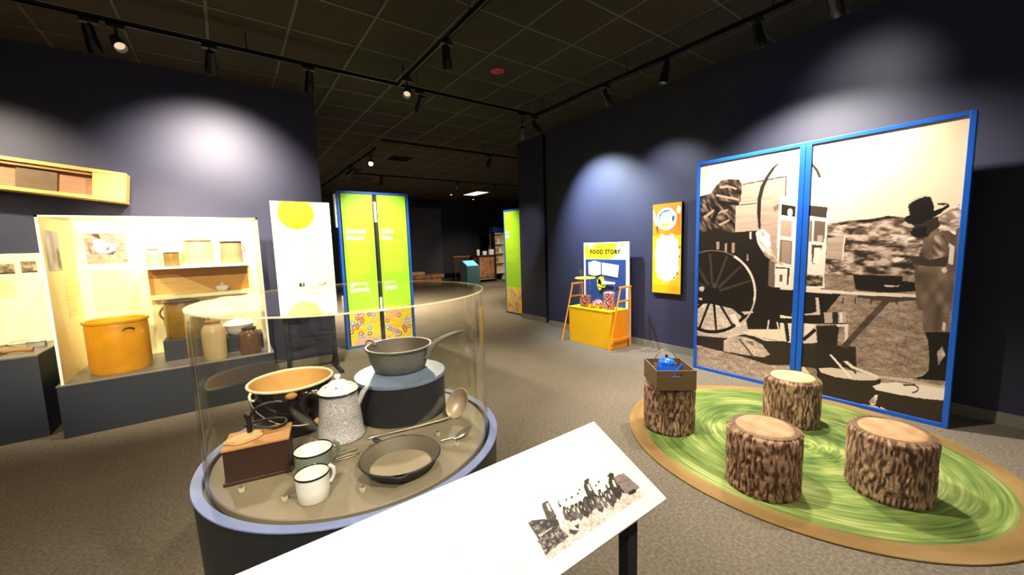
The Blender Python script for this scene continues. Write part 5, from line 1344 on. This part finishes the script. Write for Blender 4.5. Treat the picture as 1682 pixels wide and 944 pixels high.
# ------------------------------------------------------------------ rug and log stools
RX, RY = 1.115, 1.20
t = bpy.data.objects.new('round_rug', None)
n = 96
pts = [(RX * math.cos(2 * PI * k / n), RY * math.sin(2 * PI * k / n)) for k in range(n)]
bpy.data.objects.remove(t)
rug = obj('round_rug', MB().prism(pts, 0.0, 0.010), rug_mat(RX, RY), loc=(3.345, 1.045, 0), bevel=0.003)
tag(rug, 'large round rug printed like brushed green grass with a tan border', 'rug')
RUGZ = 0.010
def stool(loc, label, seed, r=0.2, h_=0.385, pale=False):
    t = thing('log_stool', label, 'stool', (loc[0], loc[1], RUGZ), rz=seed * 1.3, group='log stools on the green rug')
    rg = np.random.default_rng(seed)
    na, nz = 560, 52
    th = np.linspace(0, 2 * PI, na, endpoint=False); zs = np.linspace(0, 1, nz)
    TH, Z = np.meshgrid(th, zs)
    cx_, sx_ = np.cos(TH) * r, np.sin(TH) * r
    g3 = rg.random((2, 64, 128))
    def per(freq_a, freq_z, k, off=0):
        u = (TH / (2 * PI) * freq_a); v = Z * freq_z + off
        i = u.astype(int); j = v.astype(int); fu = u - i; fv = v - j; fu = fu * fu * (3 - 2 * fu); fv = fv * fv * (3 - 2 * fv)
        G_ = g3[k]; f = lambda a, b: G_[b % 64, a % int(freq_a)]
        return (f(i, j) * (1 - fu) + f(i + 1, j) * fu) * (1 - fv) + (f(i, j + 1) * (1 - fu) + f(i + 1, j + 1) * fu) * fv
    # long plates split by furrows
    TH0 = TH.copy()
    TH = (TH + 0.022 * np.sin(Z * 13 + 3 * np.sin(TH * 3)) + 0.008 * np.sin(Z * 37 + TH * 5)) % (2 * PI)
    n1 = per(118, 11, 0); n2 = per(90, 24, 1, 3)
    fur = np.clip((n1 - 0.25) * 2.2, 0, 1) * 0.75 + np.clip(np.abs(n2 - 0.5) * 2.6, 0, 1) * 0.25
    TH = TH0
    rad = r * (1 + 0.018 * np.sin(2 * TH + seed) + 0.012 * np.sin(3 * TH + 2 * seed)) - 0.009 * (1 - fur)
    hz = Z * h_
    rad = rad - 0.030 * np.clip((Z - 0.93) / 0.07, 0, 1) ** 2 - 0.006 * np.clip((0.05 - Z) / 0.05, 0, 1)
    vs = np.stack([rad * np.cos(TH), rad * np.sin(TH), hz], -1).reshape(-1, 3)
    idx = np.arange(na * nz).reshape(nz, na); nx_ = np.roll(idx, -1, 1)
    fq = np.stack([idx[:-1], nx_[:-1], nx_[1:], idx[1:]], -1).reshape(-1, 4)
    me = bpy.data.meshes.new('bark'); me.from_pydata(vs.tolist(), [], fq.tolist() )
    f1 = fur.ravel()[:, None]
    tone = 0.85 + 0.3 * per(9, 4, 0, 5).ravel()[:, None]
    col = (np.array([84, 60, 46]) * (1 - f1) + np.array([196, 160, 130]) * f1) * tone
    wear = np.clip((Z.ravel()[:, None] - 0.95) / 0.05, 0, 1) * 0.5
    col = col * (1 - wear) + np.array([120, 90, 62]) * wear
    c = np.clip(col, 0, 255) / 255; c = np.where(c <= 0.04045, c / 12.92, ((c + 0.055) / 1.055) ** 2.4)
    at = me.color_attributes.new('ink', 'FLOAT_COLOR', 'POINT'); at.data.foreach_set('color', np.concatenate([c, np.ones((len(c), 1))], 1).astype(np.float32).ravel())
    me.materials.append(M['bark']); me.shade_smooth()
    obj('bark', me, None, t)
    rim_r = 0.156
    obj('inner_bark', MB().lathe([(rim_r - 0.012, h_ - 0.006), (rim_r + 0.006, h_ + 0.000), (0.182, h_ - 0.004)], 64, caps=False), M['wood_crate'], t, smooth=60)
    vs = [(0, 0, h_ + 0.004)]; fs = []
    for q_, rr in enumerate((0.05, 0.10, 0.13, 0.147, rim_r - 0.002)):
        for k in range(48):
            a = 2 * PI * k / 48; e = rr * (1 + 0.012 * math.sin(3 * a + seed))
            vs.append((e * math.cos(a), e * math.sin(a), h_ + (0.0035 if q_ < 4 else -0.003) + 0.0008 * math.sin(a * 5 + q_)))
    for k in range(48): fs.append((0, 1 + k, 1 + (k + 1) % 48))
    for q_ in range(4):
        for k in range(48): fs.append((1 + q_ * 48 + k, 1 + q_ * 48 + (k + 1) % 48, 1 + (q_ + 1) * 48 + (k + 1) % 48, 1 + (q_ + 1) * 48 + k))
    obj('cut_face', MB().add(vs, fs), M['cut_wood_pale'] if pale else M['cut_wood'], t, smooth=60)
    obj('base_pad', MB().lathe([(0.0, 0.0), (0.19, 0.0), (0.19, 0.012), (0.0, 0.012)], 40, (0, 0, 0)), M['black_matte'], t)
    return t
stool((2.852, 1.748), 'log stool carrying the brown wooden crate', 1, 0.198)
stool((2.589, 0.944), 'log stool nearest the reading panel, front middle of the rug', 2, 0.202)
stool((3.725, 1.165), 'log stool with a pale top in front of the wagon photograph', 3, 0.204, pale=True)
stool((3.100, 0.458), 'rightmost log stool with a pinkish tan top', 4, 0.204)

# crate with camp cookware
CZ = RUGZ + 0.385 + 0.005
c0 = Vector((2.588, 1.690, CZ)); ang = math.atan2(1.497 - 1.690, 2.822 - 2.588)
cr = thing('wooden_crate', 'brown wooden crate with a slot handle on the leftmost log stool', 'crate', c0, rz=ang)
w, d_, h_, tk = 0.30, 0.345, 0.155, 0.012
obj('front_board', MB().box(0, w, 0, tk, 0, 0.108).box(0, 0.11, 0, tk, 0.108, 0.128).box(0.19, w, 0, tk, 0.108, 0.128).box(0, w, 0, tk, 0.128, h_), M['wood_crate'], cr)
obj('back_board', MB().box(0, w, d_ - tk, d_, 0, h_), M['wood_crate'], cr, bevel=0.002)
obj('side_board', MB().box(0, tk, tk, d_ - tk, 0, h_), M['wood_crate'], cr, bevel=0.002)
obj('side_board', MB().box(w - tk, w, tk, d_ - tk, 0, h_), M['wood_crate'], cr, bevel=0.002)
obj('bottom_board', MB().box(tk, w - tk, tk, d_ - tk, 0, 0.010), M['wood_crate'], cr)
cm = Matrix.Translation(c0) @ Matrix.Rotation(ang, 4, 'Z')
def inside(x, y, z_): return tuple(cm @ Vector((x, y, z_)))
t = thing('blue_enamel_kettle', 'bright blue enamel camp kettle with a wire bail inside the crate', 'kettle', inside(0.118, 0.135, 0.011), rz=ang)
t.scale = (1.04, 1.04, 1.28)
obj('body', MB().lathe([(0.0, 0.0), (0.070, 0.0), (0.076, 0.006), (0.073, 0.08), (0.062, 0.125), (0.060, 0.130)], 40), M['blue_enamel'], t, smooth=60)
ld = obj('lid', MB().lathe([(0.062, 0.130), (0.063, 0.136), (0.052, 0.150), (0.030, 0.162), (0.0, 0.167)], 36), M['blue_enamel'], t, smooth=50)
obj('lid_knob', MB().sphere((0, 0, 0.174), 0.011, 12, 8), M['enamel_black'], ld)
obj('spout', MB().tube([(0.055, -0.02, 0.07), (0.085, -0.03, 0.10), (0.105, -0.036, 0.128)], [0.018, 0.013, 0.008], 12), M['blue_enamel'], t, smooth=60)
obj('bail', MB().tube([(-0.066 + 0.0 , 0, 0.122)] + [(0.085 * math.cos(a), 0.02, 0.125 + 0.085 * math.sin(a)) for a in np.linspace(PI, 0, 16)] + [(0.066, 0, 0.122)], 0.0028, 8), M['wire'], t, smooth=60)
t = thing('small_tin_cup', 'small pale tin cup left of the blue kettle in the crate', 'cup', inside(0.068, 0.270, 0.011), rz=ang)
obj('body', MB().lathe([(0.0, 0.0), (0.036, 0.0), (0.040, 0.10), (0.042, 0.102), (0.038, 0.103), (0.034, 0.006), (0, 0.005)], 28), M['steel'], t, smooth=50)
obj('handle', MB().tube([(-0.038, 0, 0.09), (-0.040, -0.022, 0.088), (-0.040, -0.03, 0.06), (-0.037, -0.012, 0.03)], 0.004, 8), M['steel'], t)
t = thing('small_skillet', 'little black skillet right of the blue kettle in the crate', 'skillet', inside(0.226, 0.222, 0.011), rz=ang)
obj('pan', MB().lathe([(0.0, 0.0), (0.046, 0.0), (0.056, 0.03), (0.058, 0.031), (0.054, 0.031), (0.044, 0.006), (0, 0.006)], 32), M['iron'], t, smooth=50)
obj('handle', MB().tube([(0.0, 0.055, 0.028), (-0.02, 0.080, 0.07), (-0.03, 0.090, 0.12)], [0.006, 0.005, 0.006], 8), M['iron'], t)
t = thing('crumpled_cloth', 'crumpled cream cloth in the right corner of the crate', 'cloth', inside(0.246, 0.055, 0.011), rz=ang)
rr = random.Random(3); mb = MB().sphere((0, 0, 0.05), 0.040, 20, 12, (0.8, 0.9, 1.0)); mb.v = [tuple(Vector(p) + mnoise.noise_vector(Vector(p) * 40) * 0.012) for p in mb.v]; mb.v = [(x, y, max(0, z)) for x, y, z in mb.v]
obj('cloth', mb, M['cream'], t, smooth=60)

# ------------------------------------------------------------------ yellow play station
pc = thing('play_counter', 'bright yellow play counter box with an orange end, by the right wall', 'counter', (0, 0, 0))
ps = thing('play_backboard', 'white and blue play backboard headed FOOD STORY behind the yellow counter', 'backboard', (0, 0, 0))
obj('counter', MB().box(4.352, 4.735, 3.60, 4.42, 0, 0.548), M['yellow'], pc, bevel=0.004)
obj('side_cheek', MB().box(4.42, 4.736, 3.588, 3.599, 0, 0.548), M['orange'], pc)
obj('counter_top', MB().box(4.346, 4.738, 3.590, 4.424, 0.548, 0.560), M['yellow_print'], pc, bevel=0.003)
obj('backboard', MB().box(4.745, 4.78, 3.58, 4.462, 0.10, 1.55), M['white'], ps, bevel=0.003)
bm_ = frame((4.744, 4.462, 0.0), (0, -1, 0), (0, 0, 1))
sh = Sheet(0.01, 0.872, 1.295, 1.545, 0.006, (246, 244, 236))
sh.poly((248, 236, 30), [(0.03, 1.295), (0.03, 1.52), (0.10, 1.53), (0.11, 1.46), (0.20, 1.46), (0.22, 1.53), (0.66, 1.535), (0.67, 1.47), (0.62, 1.44), (0.70, 1.42), (0.71, 1.36), (0.60, 1.35), (0.60, 1.295)])
sh.disc((214, 236, 60), 0.77, 1.50, 0.03)
sh.build('header_sheet', bm_ @ Matrix.Translation((0, 0, 0.001)), ps)
lettering('heading', 'FOOD STORY', 0.088, M['text_dark'], bm_ @ Matrix.Translation((0.44, 1.375, 0.002)), ps, align='CENTER', bold=0.005, spacing=1.12)
lettering('heading', 'make your own', 0.036, M['text_dark'], bm_ @ Matrix.Translation((0.42, 1.465, 0.002)), ps, align='CENTER')
obj('blue_panel', MB().box(0.045, 0.835, 0.56, 1.285, 0.001, 0.006, bm_), M['blue_dark'], ps)
pg = MB().prism([(0.115, 1.045), (0.24, 1.02), (0.37, 1.05), (0.37, 1.235), (0.24, 1.265), (0.115, 1.235)], 0.006, 0.016, bm_)
obj('speech_card', pg, M['white'], ps, bevel=0.002)
obj('speech_card', MB().prism([(0.395, 1.05), (0.70, 1.015), (0.72, 1.20), (0.395, 1.235)], 0.006, 0.016, bm_), M['white'], ps, bevel=0.002)
fk = MB()
for dx, dy, q_ in ((0.385, 0.955, 0.06), (0.35, 0.885, 0.045), (0.43, 0.90, 0.055), (0.345, 0.94, 0.04), (0.36, 0.83, 0.03)):
    fk.prism([(dx + q_ * math.cos(a), dy + q_ * math.sin(a)) for a in np.linspace(0, 2 * PI, 18)[:-1]], 0.016, 0.03, bm_)
obj('yellow_splash', fk, M['yellow_print'], ps)
obj('white_spoon_shape', MB().prism([(0.40, 0.895), (0.50, 0.905), (0.66, 0.915), (0.675, 0.93), (0.655, 0.942), (0.50, 0.95), (0.42, 0.96)], 0.031, 0.040, bm_), M['white'], ps)
for y_, nm in ((3.535, 'right'), (4.485, 'left')):
    t = thing('yellow_ladder_frame', 'yellow ladder-shaped frame at the %s end of the play counter' % nm, 'ladder frame', (0, y_, 0))
    obj('front_leg', MB().tube([(4.245, 0, 0.0), (4.505, 0, 0.895)], 0.0145, 4), M['orange'], t)
    obj('rear_leg', MB().tube([(4.728, 0, 0.0), (4.728, 0, 0.895)], 0.0145, 4), M['orange'], t)
    obj('top_bar', MB().box(4.49, 4.742, -0.016, 0.016, 0.885, 0.912), M['orange'], t, bevel=0.003)
    for a, z_ in ((4.452, 0.70), (4.29, 0.155)):
        obj('rung', MB().box(a, 4.722, -0.010, 0.010, z_ - 0.012, z_ + 0.012), M['orange'], t)
def dispenser(x, y, r, h_, fill, label, disc=False):
    t = thing('clear_dispenser', label, 'dispenser', (x, y, 0.56))
    obj('tube', MB().lathe([(r, 0.012), (r + 0.003, 0.012), (r + 0.003, h_), (r, h_)], 32, closed=True), M['glass_case'], t)
    obj('base', MB().lathe([(0.0, 0.0), (r + 0.012, 0.0), (r + 0.012, 0.012), (0.0, 0.012)], 28), M['yellow'], t)
    mb = MB().lathe([(0.0, 0.013), (r - 0.002, 0.013), (r - 0.002, fill), (r * 0.5, fill + 0.015), (0.0, fill + 0.02)], 24)
    obj('cereal', mb, M['pink'], t, kind='stuff')
    if disc:
        obj('tray_disc', MB().lathe([(0.0, h_ - 0.14), (r + 0.06, h_ - 0.14), (r + 0.075, h_ - 0.13), (r + 0.06, h_ - 0.118), (0.0, h_ - 0.118)], 32), M['yellow_print'], t)
    return t
dispenser(4.46, 4.17, 0.085, 0.58, 0.17, 'clear round dispenser with a yellow disc at the left of the play counter', True)
dispenser(4.50, 3.735, 0.085, 0.62, 0.25, 'taller clear dispenser half full of pink cereal at the right of the play counter')
t = thing('domed_bowl', 'clear domed bowl of mixed cereal in the middle of the play counter', 'bowl', (4.50, 3.955, 0.56))
obj('bowl', MB().lathe([(0.0, 0.0), (0.05, 0.0), (0.095, 0.05), (0.10, 0.052), (0.09, 0.05), (0.045, 0.008), (0, 0.008)], 32, caps=False), M['yellow'], t, smooth=50)
obj('cereal', MB().lathe([(0.0, 0.13), (0.04, 0.122), (0.075, 0.095), (0.088, 0.052), (0.0, 0.05)], 24), M['pink'], t, kind='stuff')
obj('dome', MB().lathe([(0.0, 0.152), (0.045, 0.14), (0.085, 0.105), (0.098, 0.054)], 32, caps=False), M['glass_case'], t, smooth=60)
for k, (x, y, lb) in enumerate(((4.39, 4.03, 'small yellow cup between the left dispenser and the domed bowl'), (4.39, 3.87, 'small yellow cup in front of the domed bowl'))):
    t = thing('yellow_cup', lb, 'cup', (x, y, 0.56))
    obj('cup', MB().lathe([(0.0, 0.0), (0.024, 0.0), (0.032, 0.06), (0.034, 0.06), (0.030, 0.06), (0.022, 0.005), (0, 0.005)], 20), M['yellow'], t, smooth=50)
    obj('scoop', MB().tube([(0.0, 0, 0.02), (0.02, 0.01, 0.09)], 0.004, 6), M['orange'], t)

# ------------------------------------------------------------------ orange wall panel with plate
op = thing('plate_wall_panel', 'tall orange panel with a plate, knife and spoon printed on it, hung on the right wall', 'wall panel', (0, 0, 0))
om = frame((4.865, 3.265, 0.82), (0, -1, 0), (0, 0, 1))
obj('board', MB().box(0, 0.435, 0, 1.232, -0.033, 0, om), M['drum'], op)
sh = Sheet(0.004, 0.431, 0.004, 1.228, 0.004, (222, 136, 24))
sh.rect((240, 190, 26), 0, 0.45, 0, 0.80)
sh.rect((238, 170, 24), 0, 0.45, 0, 0.12)
pts = []
for k in range(160):
    a = 2 * PI * k / 160; s_ = 1 + 0.045 * (1 if math.sin(a * 11) > 0 else -1)
    pts.append((0.225 + 0.178 * s_ * np.sign(math.cos(a)) * abs(math.cos(a)) ** 0.62, 0.495 + 0.315 * s_ * np.sign(math.sin(a)) * abs(math.sin(a)) ** 0.75))
sh.poly((250, 250, 244), pts)
sh.textlines((150, 146, 136), 0.12, 0.32, 0.70, 0.735, 0.028, 0.012, 4)
for x, y in ((0.40, 0.62), (0.40, 0.50), (0.37, 0.27), (0.33, 0.21)): sh.rect((110, 96, 40), x, x + 0.02, y, y + 0.03)
sh.disc((206, 200, 232), 0.212, 1.02, 0.150); sh.disc((60, 120, 170), 0.212, 1.02, 0.122); sh.disc((150, 176, 210), 0.212, 1.0, 0.115)
for x, y, q_ in ((0.20, 1.03, 0.075), (0.25, 1.05, 0.07), (0.235, 0.985, 0.075), (0.165, 1.07, 0.035), (0.16, 0.985, 0.04), (0.28, 1.0, 0.05)): sh.disc((250, 250, 246), x, y, q_)
for x, y, q_ in ((0.17, 0.945, 0.026), (0.215, 0.935, 0.022), (0.245, 0.955, 0.018)): sh.disc((220, 180, 40), x, y, q_)
sh.disc((60, 90, 110), 0.31, 1.02, 0.018, ry=0.04); sh.disc((70, 100, 110), 0.125, 1.08, 0.012, ry=0.02)
sh.poly((250, 248, 240), [(0.008, 1.17), (0.03, 1.13), (0.075, 0.94), (0.05, 0.93), (0.02, 1.02)]); sh.poly((120, 50, 20), [(0.048, 0.93), (0.075, 0.93), (0.098, 0.835), (0.08, 0.83)])
sh.disc((252, 246, 220), 0.388, 1.13, 0.028, ry=0.055); sh.rect((196, 96, 24), 0.382, 0.396, 0.90, 1.08)
sh.build('printed_sheet', om @ Matrix.Translation((0, 0, 0.001)), op)

# ------------------------------------------------------------------ far gallery
t = thing('rustic_cabinet', 'distant rough brown wooden cabinet on dark legs with white crocks on top', 'cabinet', (9.02, 14.1, 0))
obj('body', MB().box(-0.44, 0.36, -0.02, 0.5, 0.20, 1.12), M['rock'], t)
for k in range(4):
    obj('door_board', MB().box(-0.42 + 0.195 * k, -0.235 + 0.195 * k, -0.045, -0.02, 0.24 + 0.01 * (k % 2), 1.05), M['rock'], t, bevel=0.006)
obj('top', MB().box(-0.50, 0.46, -0.10, 0.55, 1.12, 1.165), M['wood_dark'], t, bevel=0.004)
for x in (-0.46, 0.39):
    for y in (-0.06, 0.48): obj('leg', MB().box(x - 0.035, x + 0.035, y - 0.03, y + 0.03, 0, 1.12), M['wood_dark'], t)
obj('stretcher', MB().box(-0.44, 0.38, -0.03, 0.01, 0.12, 0.17), M['base'], t)
for k, (x, r_, hh, lb) in enumerate(((8.66, 0.065, 0.24, 'tall narrow white crock, leftmost on the distant cabinet'), (8.98, 0.10, 0.17, 'wide low white crock in the middle of the distant cabinet'), (9.32, 0.125, 0.24, 'largest white crock, rightmost on the distant cabinet'))):
    c_ = crock('white_crock', lb, 'crock', (x, 14.2, 1.165), r_, hh, M['enamel_white'], M['enamel_white'])
t = thing('black_bottle', 'black bottle standing behind the largest distant white crock', 'bottle', (9.40, 14.45, 1.165))
obj('body', MB().lathe([(0.0, 0.0), (0.05, 0.0), (0.05, 0.24), (0.02, 0.32), (0.02, 0.42), (0.0, 0.42)], 20), M['black'], t, smooth=50)
t = thing('kiosk_cabinet', 'distant teal kiosk with a glowing slanted turquoise screen', 'kiosk', (7.50, 13.0, 0))
km = Matrix(((0, 0, 1, -0.24), (1, 0, 0, 0), (0, 1, 0, 0), (0, 0, 0, 1)))
obj('body', MB().prism([(-0.26, 0), (0.30, 0), (0.30, 1.02), (0.20, 1.02), (-0.26, 0.80)], 0, 0.56, km), M['teal'], t, bevel=0.006)
obj('screen', MB().box(-0.19, 0.27, 0.03, 0.43, 0.0, 0.008, Matrix.Translation((0, -0.245, 0.812)) @ Matrix.Rotation(math.atan2(0.22, 0.46), 4, 'X')), M['screen'], t)
t = thing('brown_sign_board', 'distant brown low sign board behind the teal kiosk', 'sign board', (8.25, 14.75, 0))
obj('board', MB().box(-0.50, 0.40, -0.02, 0.02, 0.45, 1.12), M['wood_dark'], t)
obj('top_strip', MB().box(-0.50, 0.40, -0.03, 0.03, 1.12, 1.15), M['wood_mid'], t)
for x in (-0.42, 0.32): obj('post', MB().box(x - 0.03, x + 0.03, -0.02, 0.02, 0, 0.45), M['black'], t)
t = thing('low_stone_bench', 'low brick coloured bench at the dark back wall beside the green panels', 'bench', (6.45, 14.9, 0))
obj('seat', MB().box(-0.75, 0.75, -0.35, 0.35, 0.33, 0.46), M['rock'], t, bevel=0.01)
obj('base', MB().box(-0.70, 0.65, -0.30, 0.30, 0, 0.33), M['rock'], t, bevel=0.01)
obj('top_stone', MB().box(-0.65, -0.05, -0.30, 0.25, 0.46, 0.60), M['stone_tan'], t, bevel=0.03)
# pale lit wagon-like structure glimpsed at the right of the opening
t = thing('pale_cupboard', 'pale lit cupboard with shelves glimpsed beside the narrow green panel', 'cupboard', (10.25, 14.6, 0))
obj('back', MB().box(-0.55, 0.60, 0.20, 0.24, 0.30, 2.12), M['stone_cream'], t)
for z_ in (0.30, 0.78, 1.20, 1.62, 2.08): obj('shelf', MB().box(-0.55, 0.60, -0.10, 0.20, z_, z_ + 0.035), M['white'], t)
for x in (-0.55, 0.0, 0.57): obj('upright', MB().box(x, x + 0.035, -0.11, 0.20, 0.0, 2.15), M['black_matte'] if x < -0.5 else M['white'], t)
obj('blue_pelmet', MB().box(-0.60, 0.65, -0.12, 0.22, 2.15, 2.38), M['blue_dark'], t)
for k, (x, z_, m_) in enumerate(((-0.35, 1.235, 'stone_tan'), (-0.15, 1.235, 'enamel_white'), (0.2, 1.235, 'stone_brown'), (-0.3, 0.815, 'stone_tan'), (0.25, 0.815, 'grey'), (-0.25, 1.655, 'enamel_white'))):
    crock('shelf_crock', 'tiny %s pot on the pale distant cupboard' % ['tan left middle', 'white left middle', 'brown right middle', 'tan lower left', 'grey lower right', 'white upper left'][k], 'pot', (10.25 + x, 14.65, z_), 0.07, 0.2, M[m_], M[m_])
